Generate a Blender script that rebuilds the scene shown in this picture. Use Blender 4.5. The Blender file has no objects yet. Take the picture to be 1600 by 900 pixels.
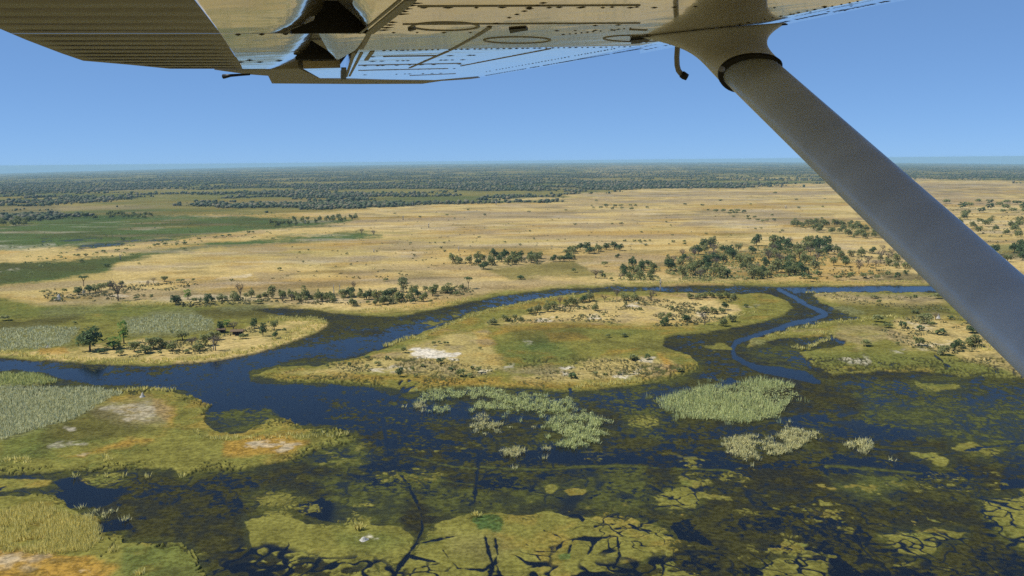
import bpy, bmesh, math, random
import numpy as np
from mathutils import Vector, Matrix

# ------------------------------------------------------------------ camera, sky, sun, exposure
scene = bpy.context.scene
COL = scene.collection
F = 1386.0            # focal length in pixels of a 1600 px wide frame
H = 90.0              # flying height (m)
HOR, TILT = 251.5, 0.009375

up = np.array([-TILT, 1.0, (450 - HOR) / F]); up /= np.linalg.norm(up)
fw = np.array([0, 0, -1.0]); fw = fw - up * fw.dot(up); fw /= np.linalg.norm(fw)
rt = np.cross(fw, up)
R = np.stack([rt, fw, up])                # world <- camera
CAM = np.array([0.0, 0.0, H])

cam_d = bpy.data.cameras.new('camera'); cam = bpy.data.objects.new('camera', cam_d); COL.objects.link(cam)
cam_d.sensor_width = 36.0; cam_d.lens = 36.0 * F / 1600.0
cam_d.clip_start = 0.05; cam_d.clip_end = 120000.0
M4 = Matrix([[*R[0], 0], [*R[1], 0], [*R[2], 0], [0, 0, 0, 1]])
cam.matrix_world = Matrix.Translation(Vector(CAM)) @ M4
scene.camera = cam

SUN_EL, SUN_AZ = 54.0, -100.0       # azimuth measured from the view direction, negative = from the side the tail is on
w = bpy.data.worlds.new('World'); scene.world = w; w.use_nodes = True
nt = w.node_tree; bg = nt.nodes['Background']
sky = nt.nodes.new('ShaderNodeTexSky'); sky.sky_type = 'NISHITA'; sky.sun_disc = False
sky.sun_elevation = math.radians(SUN_EL); sky.sun_rotation = math.radians(SUN_AZ)
sky.altitude = 900; sky.air_density = 0.42; sky.dust_density = 0.0; sky.ozone_density = 10.0
gm = nt.nodes.new('ShaderNodeGamma'); gm.inputs['Gamma'].default_value = 0.42
tn = nt.nodes.new('ShaderNodeMix'); tn.data_type = 'RGBA'; tn.blend_type = 'MULTIPLY'; tn.inputs[0].default_value = 1.0
tn.inputs[7].default_value = (1.28, 1.86, 2.58, 1)
nt.links.new(sky.outputs[0], gm.inputs['Color']); nt.links.new(gm.outputs[0], tn.inputs[6])
nt.links.new(tn.outputs[2], bg.inputs[0]); bg.inputs[1].default_value = 0.125

sd = bpy.data.lights.new('sun', 'SUN'); sd.energy = 4.6; sd.angle = math.radians(0.5); sd.color = (1.0, 0.95, 0.86)
sun = bpy.data.objects.new('sun', sd); COL.objects.link(sun)
el, az = math.radians(SUN_EL), math.radians(SUN_AZ)
sdir = Vector((math.sin(az) * math.cos(el), math.cos(az) * math.cos(el), math.sin(el)))
sun.rotation_euler = sdir.to_track_quat('Z', 'Y').to_euler()
sun.location = (-50, 0, 300)

vs = scene.view_settings
scene.display_settings.display_device = 'sRGB'
vs.view_transform = 'Standard'; vs.look = 'None'; vs.exposure = 0.12; vs.gamma = 1.0; vs.use_curve_mapping = False
scene.render.engine = 'CYCLES'
cy = scene.cycles
cy.max_bounces = 6; cy.diffuse_bounces = 3; cy.glossy_bounces = 3; cy.transmission_bounces = 2; cy.volume_bounces = 0
cy.use_denoising = False
cy.sample_clamp_indirect = 4.0

rng = np.random.default_rng(7); random.seed(7)

# ------------------------------------------------------------------ projection helpers (a flat delta seen from the air)
def ray(px, py):
    d = np.array([(px - 800) / F, (450 - py) / F, -1.0])
    return R @ d
def ground(px, py, z=0.0):
    d = ray(px, py); t = (z - H) / d[2]
    return CAM + d * t
def project(P):
    q = (P - CAM) @ R
    with np.errstate(divide='ignore', invalid='ignore'):
        u = 800 + F * q[:, 0] / -q[:, 2]; v = 450 - F * q[:, 1] / -q[:, 2]
    bad = q[:, 2] > -1e-3
    u[bad] = -9999; v[bad] = 9999
    return u, v, -q[:, 2]

# ------------------------------------------------------------------ noise in metres on the ground
def _hash(ix, iy, seed):
    h = (ix.astype(np.int64) * 374761393 + iy.astype(np.int64) * 668265263 + seed * 1442695041) & 0xffffffff
    h = ((h ^ (h >> 13)) * 1274126177) & 0xffffffff
    return ((h ^ (h >> 16)) & 0xffff) / 65535.0
def vnoise(x, y, seed):
    ix = np.floor(x); iy = np.floor(y); fx = x - ix; fy = y - iy
    fx = fx * fx * fx * (fx * (fx * 6 - 15) + 10); fy = fy * fy * fy * (fy * (fy * 6 - 15) + 10)
    a = _hash(ix, iy, seed); b = _hash(ix + 1, iy, seed); c = _hash(ix, iy + 1, seed); d = _hash(ix + 1, iy + 1, seed)
    return (a + (b - a) * fx + (c - a) * fy + (a - b - c + d) * fx * fy) * 2 - 1
def fbm(x, y, L, octs, seed, gain=0.55):
    s = 0; amp = 1; tot = 0
    c, sn = 0.8, 0.6
    x = x / L; y = y / L
    for o in range(octs):
        s = s + amp * vnoise(x + 37.1 * o, y - 11.7 * o, seed + o * 17); tot += amp
        amp *= gain; x, y = (c * x - sn * y) * 2.03, (sn * x + c * y) * 2.03
    return s / tot * 1.6
def worley(x, y, L, seed):
    x = x / L; y = y / L; ix = np.floor(x); iy = np.floor(y)
    f1 = np.full(x.shape, 9.0); f2 = np.full(x.shape, 9.0)
    for dx in (-1, 0, 1):
        for dy in (-1, 0, 1):
            cx = ix + dx; cy_ = iy + dy
            d = np.hypot(cx + _hash(cx, cy_, seed) - x, cy_ + _hash(cx, cy_, seed + 5) - y)
            n = d < f1; f2 = np.where(n, f1, np.minimum(f2, d)); f1 = np.where(n, d, f1)
    return f1, f2
def sstep(a, b, x):
    t = np.clip((x - a) / (b - a), 0, 1); return t * t * (3 - 2 * t)

# ------------------------------------------------------------------ terrain grid in polar coordinates round the aircraft
FOV = math.radians(36.5)
ph_in = np.arctan(np.arange(-math.tan(FOV) * F, math.tan(FOV) * F, 1.45) / F)
ph = np.concatenate([np.linspace(-math.pi, -FOV, 60)[:-1], ph_in, np.linspace(FOV, math.pi, 60)])
pr = np.concatenate([np.arange(3.5, 16, .45), np.arange(16, 120, .62), np.arange(120, 760, .95), 760 * 1.04 ** np.arange(0, 52)])
rad = H * F / pr / np.cos(np.clip(0, -1, 1))
NP, NR = len(ph), len(pr)
PH, RR = np.meshgrid(ph, rad)
X = (np.sin(PH) * RR).ravel(); Y = (np.cos(PH) * RR).ravel()
# far country falls away gently to both sides of a broad low rise
lat = np.clip(np.abs(PH.ravel()) / math.radians(30), 0, 1.25)
dist = RR.ravel()
Z = -np.maximum(0, dist - 2500) * (15.0 / F) * lat ** 2 * .5
P3 = np.stack([X, Y, Z], 1)
U, V, DEP = project(P3)
N = len(X)
FRONT = (np.abs(PH.ravel()) < math.radians(62)) & (V < 1500)
idx_front = np.nonzero(FRONT)[0]
uf, vf = U[idx_front], V[idx_front]

def sdf(poly):
    """signed distance (in photo pixels, positive inside) for the vertices in front"""
    poly = np.asarray(poly, float)
    out = np.full(N, -60.0)
    x0, y0 = poly.min(0) - 40; x1, y1 = poly.max(0) + 40
    m = (uf > x0) & (uf < x1) & (vf > y0) & (vf < y1)
    if not m.any(): return out
    px, py = uf[m], vf[m]
    d2 = np.full(px.shape, 1e9); ins = np.zeros(px.shape, bool)
    for k in range(len(poly)):
        ax, ay = poly[k]; bx, by = poly[(k + 1) % len(poly)]
        ex, ey = bx - ax, by - ay
        t = np.clip(((px - ax) * ex + (py - ay) * ey) / max(ex * ex + ey * ey, 1e-9), 0, 1)
        d2 = np.minimum(d2, (px - ax - t * ex) ** 2 + (py - ay - t * ey) ** 2)
        c = ((ay > py) != (by > py))
        if ay != by:
            ins ^= c & (px < (bx - ax) * (py - ay) / (by - ay) + ax)
    d = np.sqrt(d2); out[idx_front[m]] = np.where(ins, d, -d)
    return out
def sline(pts, widths):
    """positive inside a stroke along pts with the given widths (pixels)"""
    pts = np.asarray(pts, float); wd = np.broadcast_to(np.asarray(widths, float), (len(pts),))
    out = np.full(N, -60.0)
    x0, y0 = pts.min(0) - 30; x1, y1 = pts.max(0) + 30
    m = (uf > x0) & (uf < x1) & (vf > y0) & (vf < y1)
    if not m.any(): return out
    px, py = uf[m], vf[m]; b = np.full(px.shape, -60.0)
    for k in range(len(pts) - 1):
        ax, ay = pts[k]; bx, by = pts[k + 1]; ex, ey = bx - ax, by - ay
        t = np.clip(((px - ax) * ex + (py - ay) * ey) / max(ex * ex + ey * ey, 1e-9), 0, 1)
        d = np.hypot(px - ax - t * ex, py - ay - t * ey)
        b = np.maximum(b, (wd[k] + (wd[k + 1] - wd[k]) * t) / 2 - d)
    out[idx_front[m]] = b
    return out

# shared noise fields
n2 = fbm(X, Y, 2.2, 3, 11); n5 = fbm(X, Y, 6, 3, 21); n14 = fbm(X, Y, 15, 4, 31); n40 = fbm(X, Y, 42, 4, 41)
n120 = fbm(X, Y, 130, 4, 51); n400 = fbm(X, Y, 420, 4, 61); n1500 = fbm(X, Y, 1500, 4, 71)
nr = rng.random(N).astype(np.float32) * 2 - 1
NZ = {2: n2, 5: n5, 14: n14, 40: n40, 120: n120, 400: n400}
def fill(poly, soft=1.5, warp=3.0, L=14, add=None):
    d = sdf(poly) if not isinstance(poly, np.ndarray) or poly.ndim == 2 else poly
    d = d + warp * (NZ[L] + .45 * NZ[5] + .3 * NZ[2])
    if add is not None: d = d + add
    return sstep(-soft, soft, d)
def stroke(pts, wd, soft=1.0, warp=1.2, L=5):
    return sstep(-soft, soft, sline(pts, wd) + warp * (.8 * NZ[L] + .7 * NZ[2]))

ch = {k: np.zeros(N) for k in ('olive', 'lush', 'rust', 'grey', 'reed', 'forest', 'sand', 'mud', 'wet', 'weed', 'wgreen')}
def over(name, a, s=1.0):
    a = np.clip(a * s, 0, 1); ch[name] = ch[name] * (1 - a) + a
def clear(names, a):
    for n in names: ch[n] *= 1 - np.clip(a, 0, 1)
LAND = ('olive', 'lush', 'rust', 'grey', 'reed', 'forest', 'sand', 'mud')

# ---- wet country: everything this side of the far river bank
W_UP = [(-900, 556), (0, 558), (60, 563), (120, 568), (180, 572), (250, 571), (300, 569), (350, 563), (400, 553), (440, 541), (480, 526),
        (512, 512), (514, 504), (500, 499), (470, 497), (440, 494), (415, 489), (395, 485), (420, 480), (470, 482), (520, 489), (570, 493),
        (620, 495), (650, 489), (700, 479), (745, 469), (800, 459), (880, 451), (960, 448), (1050, 446), (1200, 447), (1300, 448), (1420, 446),
        (1480, 447), (1540, 440), (1600, 424), (2500, 400), (2500, 1600), (-900, 1600)]
CENTRAL = [(394, 587), (420, 578), (445, 572), (500, 571), (560, 558), (600, 545), (640, 529), (690, 511), (720, 500), (760, 485), (800, 477),
           (850, 466), (900, 459), (960, 455), (1020, 455), (1080, 457), (1150, 459), (1205, 461), (1228, 470), (1240, 481), (1225, 492),
           (1195, 503), (1150, 513), (1100, 520), (1060, 523), (1040, 528), (1038, 540), (1055, 548), (1080, 556), (1092, 568), (1086, 580),
           (1050, 592), (1000, 602), (950, 608), (880, 613), (830, 607), (760, 605), (700, 608), (640, 613), (600, 605), (520, 598), (450, 597)]
EAST = [(1268, 460), (1340, 457), (1440, 457), (1500, 456), (1700, 450), (2400, 470), (2400, 600), (1700, 600), (1600, 591), (1500, 588), (1440, 581),
        (1380, 581), (1300, 586), (1272, 570), (1250, 552), (1300, 544), (1325, 534), (1300, 524), (1220, 530), (1165, 545), (1175, 530), (1250, 513),
        (1296, 504), (1350, 499), (1320, 489), (1285, 476)]
WEST = [(-900, 600), (0, 588), (40, 585), (75, 590), (92, 598), (70, 606), (40, 614), (110, 606), (140, 605), (175, 613), (230, 610), (272, 612), (302, 622), (330, 633),
        (320, 645), (322, 660), (345, 676), (380, 674), (405, 668), (425, 658), (445, 656), (462, 664), (475, 672), (525, 671), (556, 687), (520, 698),
        (480, 708), (460, 718), (420, 728), (370, 735), (330, 733), (290, 746), (268, 734), (200, 733), (150, 737), (110, 735), (60, 742), (0, 743), (-900, 780)]
SOUTH = [(-900, 790), (0, 774), (70, 772), (98, 782), (108, 796), (150, 808), (160, 822), (150, 838), (195, 838), (192, 850), (285, 851), (302, 862),
         (322, 902), (340, 1000), (-900, 1200)]
MATS = [[(385, 777), (400, 770), (440, 768), (476, 778), (462, 790), (440, 796), (410, 796)],
        [(380, 815), (420, 802), (440, 796), (455, 806), (480, 818), (560, 818), (626, 826), (648, 842), (640, 868), (605, 890), (560, 878), (500, 872), (450, 868), (400, 862), (388, 845), (395, 830)],
        [(652, 850), (670, 828), (700, 811), (760, 802), (830, 805), (862, 800), (900, 812), (950, 808), (985, 806), (1002, 816), (1040, 826), (1052, 842), (1030, 866), (980, 880), (900, 892), (840, 905), (620, 940), (600, 905), (630, 880)],
        [(-20, 750), (30, 746), (82, 748), (84, 754), (70, 762), (30, 768), (-20, 772)],
        [(124, 748), (150, 742), (188, 740), (196, 748), (170, 760), (140, 757)],
        [(1528, 781), (1560, 777), (1660, 770), (1700, 830), (1600, 858), (1565, 836), (1550, 815)],
        [(1375, 838), (1400, 830), (1440, 830), (1470, 828), (1510, 832), (1500, 842), (1465, 848), (1460, 862), (1430, 870), (1405, 864), (1395, 850)],
        [(1180, 890), (1215, 876), (1260, 869), (1295, 872), (1304, 890), (1300, 930), (1190, 930)],
        [(980, 655), (1000, 651), (1026, 653), (1030, 664), (1005, 668), (982, 664)],
        [(884, 767), (900, 762), (915, 766), (912, 775), (890, 776)],
        [(850, 760), (862, 757), (870, 764), (866, 774), (852, 772)],
        [(1022, 776), (1045, 764), (1075, 760), (1098, 775), (1086, 795), (1050, 797), (1030, 792)],
        [(1424, 709), (1455, 708), (1488, 716), (1478, 728), (1455, 722)],
        [(1486, 698), (1520, 692), (1532, 699), (1565, 706), (1545, 715), (1510, 706), (1494, 706)],
        [(1432, 600), (1480, 598), (1506, 604), (1480, 611), (1440, 608)],
        [(1095, 540), (1130, 538), (1142, 544), (1115, 548)],
        [(1590, 765), (1640, 755), (1640, 775), (1600, 772)],
        [(663, 505), (690, 501), (695, 505), (672, 509)], [(705, 492), (740, 490), (742, 494), (710, 495)],
        [(413, 657), (440, 655), (466, 665), (460, 671), (430, 670)]]
sW = sdf(W_UP); behind = (~FRONT) & (dist < 420)
wet0 = fill(sW, 1.2, 1.4, 14)
wet0[~FRONT] = np.where(behind, 0.6, 0)[~FRONT]
isl = {}
for nm, poly, wr in (('central', CENTRAL, 2.0), ('east', EAST, 2.5), ('west', WEST, 3.0), ('south', SOUTH, 4.0)):
    isl[nm] = (sdf(poly), wr)
isl_a = {nm: fill(d, 1.2, wr, 14) for nm, (d, wr) in isl.items()}
mats = np.zeros(N)
for k, m in enumerate(MATS):
    d = sdf(m); mats = np.maximum(mats, fill(d, 1.2, 3.2 if d.max() > 8 else 3.0, 5 if d.max() < 8 or k in (0, 1, 2, 5, 6, 7) else 14))
mz = fill([(350, 842), (640, 850), (700, 835), (1060, 830), (1080, 870), (1100, 960), (330, 960)], 14, 8, 14) * .75 + fill([(480, 700), (1120, 720), (1600, 740), (1600, 960), (340, 960), (300, 850)], 25, 10, 40) * .25
patch_n = .7 * fbm(X, Y, 13, 4, 701) + .35 * n2 + .3 * n5
mats = np.maximum(mats, (V > 690) * sstep(.0, .12, patch_n - .72 + .75 * mz) * sstep(.02, .2, mz))
# dark leads cracked through the floating mats
wx, wy = X + 5 * fbm(X, Y, 9, 3, 91), Y + 7 * fbm(X, Y, 9, 3, 95)
f1, f2 = worley(wx, wy, 8.5, 5); edge_s = f2 - f1
g1, g2 = worley(wx * 1.0, wy, 3.4, 9); edge_f = g2 - g1
CRK = [([(598, 655), (603, 690), (606, 705), (622, 735), (640, 762), (658, 800), (660, 826), (650, 850), (628, 880), (612, 905)], [9, 6, 3, 3.5, 3.5, 4.5, 5, 7, 8, 9]),
       ([(650, 850), (680, 845), (712, 838)], [6, 6, 2]), ([(640, 868), (670, 876), (688, 880), (650, 888), (640, 900)], [4, 5, 3, 4, 2]),
       ([(690, 855), (700, 872), (716, 888), (755, 892), (772, 880), (778, 866), (774, 842)], [2, 4, 6, 6, 6, 4, 2]),
       ([(758, 838), (763, 862), (770, 880), (765, 905)], [2, 3, 5, 14]),
       ([(822, 850), (838, 862), (868, 862), (880, 846), (900, 842), (930, 843), (955, 838)], [5, 6, 5, 7, 6, 8, 6]),
       ([(850, 829), (872, 838), (882, 845)], [3, 4, 6]), ([(895, 845), (888, 864)], [8, 3]), ([(930, 846), (918, 868)], [7, 3]),
       ([(955, 838), (990, 822), (1020, 832), (1050, 838)], [5, 3, 4, 6]), ([(930, 822), (970, 818), (985, 815)], [3, 5, 2]),
       ([(965, 840), (968, 870), (960, 885)], [3, 5, 8]), ([(838, 868), (848, 880), (860, 885)], [6, 10, 4]),
       ([(820, 888), (850, 882), (800, 896)], [6, 8, 4]), ([(890, 806), (904, 806), (910, 812)], [6, 8, 4]),
       ([(748, 708), (745, 745), (741, 790)], [7, 6, 5]), ([(741, 786), (725, 794), (705, 798)], [4, 3, 2]),
       ([(640, 595), (625, 612), (618, 625)], [3, 4, 5]), ([(655, 597), (640, 608), (610, 622), (600, 630)], [3, 3, 4, 5]), ([(628, 594), (622, 606)], [5, 4]),
       ([(1420, 722), (1470, 712), (1530, 700), (1600, 692)], [4, 3, 2.5, 2]),
       ([(448, 838), (452, 852), (440, 866), (446, 880)], [2, 3, 8, 16]), ([(480, 880), (482, 868), (490, 862)], [8, 5, 2]), ([(540, 872), (525, 878), (505, 885)], [3, 4, 4]),
       ([(892, 612), (890, 600)], [4, 2]), ([(1460, 555), (1478, 570), (1484, 574)], [2, 4, 3]), ([(230, 702), (240, 716)], [2, 2]),
       ([(0, 735), (15, 748), (10, 760), (0, 764)], [2, 3, 4, 6]), ([(18, 792), (10, 800), (-4, 806)], [2, 3, 3]), ([(182, 846), (166, 866), (158, 872)], [3, 3, 2]),
       ([(20, 610), (50, 606), (85, 600)], [9, 7, 5])]
lead = np.zeros(N)
for pts, wd in CRK: lead = np.maximum(lead, stroke(pts, np.array(wd) * .62, 0.8, 2.6, 5))
for poly, thr in (([(370, 850), (420, 840), (470, 858), (560, 866), (640, 885), (640, 960), (340, 960), (340, 870)], .26),
                  ([(640, 870), (690, 880), (820, 880), (1080, 860), (1080, 960), (600, 960)], .15), ([(800, 860), (870, 845), (870, 905), (800, 940), (760, 930)], .16),
                  ([(880, 800), (1010, 800), (1060, 840), (1000, 890), (900, 860)], .085),
                  ([(1520, 770), (1700, 760), (1700, 870), (1540, 850)], .14), ([(1370, 825), (1520, 825), (1510, 850), (1440, 880), (1380, 865)], .15),
                  ([(1170, 865), (1310, 865), (1310, 960), (1170, 960)], .14), ([(1010, 755), (1105, 755), (1100, 800), (1015, 800)], .1)):
    z = fill(poly, 10, 6, 14)
    lead = np.maximum(lead, z * sstep(thr, thr * .45, edge_s))
md = np.full(N, -60.0)
for m in MATS: md = np.maximum(md, sdf(m))
for nm in ('west', 'south'): md = np.maximum(md, np.where((U < 130) | (V > 735), isl[nm][0], isl[nm][0] + 40 * 0))
edge_zone = sstep(16, 0, md) * sstep(-.5, .4, n14)
lead_w = lead.copy()
lead = np.maximum(lead, .9 * sstep(.02, -.05, edge_f - .30 * edge_zone) * sstep(.05, .3, edge_zone) * (V > 560))
mats = mats * (1 - lead)
for nm in isl_a: isl_a[nm] = isl_a[nm] * (1 - lead)
land = 1 - wet0
for a in isl_a.values(): land = np.maximum(land, a)
floatm = np.clip(mats, 0, 1) * (1 - land)
ch['wet'] = 1 - np.maximum(land, floatm)

# ---- how open the water is
O = np.full(N, 0.42)
def opn(poly, val, soft=8, warp=5, L=14):
    global O
    a = fill(poly, soft, warp, L); O = O * (1 - a) + val * a
opn([(-900, 552), (130, 560), (300, 560), (400, 550), (470, 540), (500, 545), (470, 565), (392, 580), (395, 592), (450, 598), (530, 600), (600, 608), (650, 622), (640, 660),
     (620, 700), (560, 690), (530, 668), (460, 664), (400, 660), (330, 650), (300, 618), (220, 604), (140, 604), (90, 596), (60, 584), (-900, 590)], 0.86, 6, 5)
opn([(60, 565), (180, 574), (320, 570), (300, 578), (180, 584), (90, 576)], .62, 5, 5)
opn([(330, 645), (420, 640), (440, 655), (400, 668), (340, 675), (318, 660)], .22, 5, 4)
opn([(500, 625), (640, 618), (680, 640), (660, 690), (620, 715), (560, 690), (530, 660)], .66, 12, 6)
opn([(480, 545), (560, 530), (640, 505), (700, 490), (780, 468), (900, 452), (960, 450), (860, 462), (760, 480), (690, 505), (620, 535), (540, 560), (470, 570)], .66, 5, 4, 40)
opn([(600, 522), (660, 512), (700, 500), (660, 520), (620, 535)], .85, 4, 2)
opn([(960, 449), (1200, 450), (1220, 456), (1100, 457), (960, 454)], .62, 3, 1)
opn([(1220, 449), (1300, 449), (1500, 446), (1500, 456), (1340, 456), (1240, 458)], .92, 2.5, 1)
opn([(1540, 440), (1640, 418), (1700, 440), (1560, 452)], .9, 3, 1)
opn([(400, 484), (520, 490), (620, 496), (560, 510), (470, 540), (430, 545), (512, 512), (500, 500)], .30, 6, 3)
opn([(640, 690), (760, 705), (900, 704), (1010, 700), (1110, 704), (1250, 716), (1420, 716), (1600, 738), (1600, 752), (1400, 742), (1100, 738), (900, 724), (760, 722), (640, 706)], .74, 7, 5)
opn([(690, 746), (800, 752), (830, 765), (760, 766), (700, 758)], .66, 7, 4)
opn([(660, 640), (800, 650), (860, 655), (800, 662), (680, 652)], .74, 5, 4)
opn([(660, 675), (730, 690), (740, 700), (660, 695)], .74, 5, 4)
opn([(1090, 660), (1180, 665), (1290, 640), (1300, 665), (1180, 672), (1110, 690), (1040, 720), (1020, 700)], .68, 6, 4)
opn([(1340, 655), (1480, 650), (1560, 680), (1400, 690), (1280, 690)], .58, 10, 6)
opn([(1350, 590), (1480, 592), (1600, 615), (1600, 640), (1460, 618), (1340, 604)], .48, 8, 5)
opn([(70, 750), (122, 744), (150, 762), (195, 764), (170, 790), (110, 796), (60, 776), (100, 768)], .95, 5, 4)
opn([(140, 810), (200, 812), (210, 830), (150, 836)], .8, 5, 5)
opn([(466, 786), (500, 782), (570, 800), (560, 818), (500, 818), (462, 800)], .88, 7, 5)
opn([(560, 720), (640, 715), (650, 730), (560, 740)], .7, 6, 5)
opn([(1040, 820), (1075, 812), (1110, 850), (1060, 845)], .85, 6, 5)
opn([(1200, 850), (1300, 858), (1340, 900), (1300, 905), (1290, 870), (1210, 866)], .92, 5, 5)
opn([(1560, 745), (1620, 742), (1620, 765), (1560, 770)], .85, 5, 4)
opn([(1340, 815), (1360, 840), (1350, 860), (1335, 840)], .8, 4, 4)
opn([(850, 768), (900, 778), (940, 770), (930, 780), (870, 784)], .85, 4, 3)
CREEK = [(1216, 452), (1240, 463), (1262, 478), (1284, 487), (1290, 492), (1270, 499), (1240, 505), (1205, 517), (1170, 528), (1150, 535), (1144, 545), (1148, 557),
         (1165, 568), (1190, 577), (1225, 582), (1255, 588), (1280, 598)]
creek = np.maximum(stroke(CREEK, [7, 6, 6, 9, 9, 7, 7, 7, 7, 8, 8, 9, 9, 13, 14, 16, 6], 1.2, 1.5, 14), 0)
opn([(1110, 605), (1140, 592), (1150, 596), (1130, 605)], .85, 3, 2)
opn([(1225, 560), (1260, 555), (1275, 572), (1240, 575)], .75, 4, 3)
opn([(1298, 524), (1328, 530), (1322, 538), (1300, 532)], .85, 3, 2)
halo = sstep(-16, -1, np.maximum(md, np.maximum(isl['west'][0], isl['central'][0]))) * (V > 560)
O = np.where(O < .8, O * (1 - .75 * halo), O); O = np.maximum(O, creek * .98)
n1 = fbm(X, Y, .9, 2, 13)
wb1, _ = worley(X + .8 * n2, Y + .8 * n1, 3.0, 601); wb2, _ = worley(X + .4 * n1, Y + .5 * n2, 1.5, 603)
blob = np.clip(1.15 - 2.1 * wb1, -1, 1) * .75 + np.clip(1.1 - 2.1 * wb2, -1, 1) * .5
wn = 0.55 * n5 + 0.3 * n2 + .75 * blob + 0.3 * n14 + 0.15 * n40 + .45 * n1 + 0.12 * nr + .12
wn = wn * 0.55
O = O + np.where(O < .8, .22 * n40 + .22 * n14, 0)
weed = sstep(-.09, .09, wn - (O - .5) * 1.75)
weed = weed * (0.5 + 0.5 * sstep(-.7, .6, n5 + n2 + .6 * n14)) * (1 - .96 * sstep(.78, .95, O))
h1, h2 = worley(X + 9 * fbm(X, Y, 16, 4, 611), Y + 14 * fbm(X, Y, 16, 4, 613), 24, 615)
web = np.maximum(sstep(.075, .02, h2 - h1) * sstep(-.5, .1, n40), .8 * sstep(.13, .05, edge_s) * sstep(-.3, .3, n14 + n40)) * (V > 600)
weed = weed * (1 - lead_w) * (1 - creek) * (1 - .85 * web)
ch['weed'] = weed
wg = 0.30 + 0.3 * n40 + .3 * n14
for poly, v in (([(480, 745), (600, 735), (650, 790), (620, 822), (500, 815), (520, 780)], .85), ([(650, 735), (760, 770), (1000, 730), (1030, 790), (800, 800), (670, 805)], .8),
                ([(1290, 745), (1350, 738), (1410, 745), (1405, 780), (1340, 786), (1300, 770)], 1.0), ([(1340, 615), (1620, 615), (1620, 715), (1480, 690), (1350, 660)], .95),
                ([(330, 645), (430, 640), (440, 660), (340, 680)], .9), ([(470, 700), (560, 695), (600, 725), (480, 735)], .95), ([(1380, 610), (1600, 600), (1600, 625), (1400, 625)], .5),
                ([(1150, 540), (1260, 545), (1260, 575), (1180, 565)], .6), ([(590, 635), (680, 630), (700, 650), (600, 655)], .7)):
    a = fill(poly, 12, 8, 14); wg = wg * (1 - a) + v * a
for poly in ([(1040, 525), (1160, 515), (1140, 560), (1180, 600), (1090, 605), (1080, 560)], [(100, 735), (480, 740), (480, 870), (200, 850)], [(1050, 780), (1600, 800), (1600, 960), (1050, 960)],
             [(400, 480), (620, 496), (520, 530), (430, 545)]):
    a = fill(poly, 14, 8, 14); wg = wg * (1 - a) + .12 * a
wg = wg * (1 - .6 * halo) + .6 * halo * .85
ch['wgreen'] = np.clip(wg, 0, 1)
# smooth pondweed lawns just under the surface
for poly, s in (([(1296, 747), (1345, 740), (1405, 747), (1400, 778), (1340, 784), (1305, 770)], .75), ([(1400, 625), (1600, 630), (1600, 690), (1440, 680), (1380, 650)], .6),
                ([(520, 775), (620, 762), (645, 800), (600, 820), (520, 812)], .6), ([(480, 705), (555, 697), (590, 722), (490, 733)], .6), ([(660, 800), (820, 780), (980, 790), (960, 806), (700, 812)], .5),
                ([(1440, 700), (1600, 700), (1600, 725), (1470, 725)], .4), ([(330, 650), (425, 645), (420, 664), (335, 672)], .5)):
    a = fill(poly, 9, 7, 14) * s * (0.55 + .45 * sstep(-.5, .4, n5)) * (1 - lead_w) * (1 - .8 * web); ch['weed'] = np.maximum(ch['weed'], a)
for pts in ([(752, 729), (800, 733), (860, 734), (910, 729), (980, 728), (1060, 733), (1140, 735)], [(640, 712), (700, 728), (745, 733)], [(620, 738), (690, 752), (740, 757)], [(1290, 728), (1370, 734), (1440, 740)]):
    a = stroke(pts, 3.5, 1.5, 1.6, 14); ch['weed'] = np.maximum(ch['weed'], a * .8); ch['wgreen'] = np.maximum(ch['wgreen'], a)

# ---- land cover
wetland = fill([(-900, 440), (0, 462), (60, 478), (160, 476), (260, 474), (380, 476), (460, 478), (560, 486), (640, 484), (720, 468), (800, 452), (900, 444), (960, 445), (1060, 443), (1300, 445),
                (1500, 444), (2400, 420), (2400, 1600), (-900, 1600)], 7, 4, 40)
over('olive', wetland)
over('olive', floatm)
wl = np.maximum(wetland, floatm)
over('mud', wl * sstep(.15, .85, .7 * n5 + .5 * n14 + .3 * n2), .42)
over('rust', wl * sstep(.25, .9, .6 * fbm(X, Y, 9, 4, 331) + .5 * fbm(X, Y, 40, 3, 333)), .34)
over('lush', wl * sstep(.25, .9, .6 * fbm(X, Y, 7, 4, 335) + .5 * fbm(X, Y, 30, 3, 337)), .34)
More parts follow.
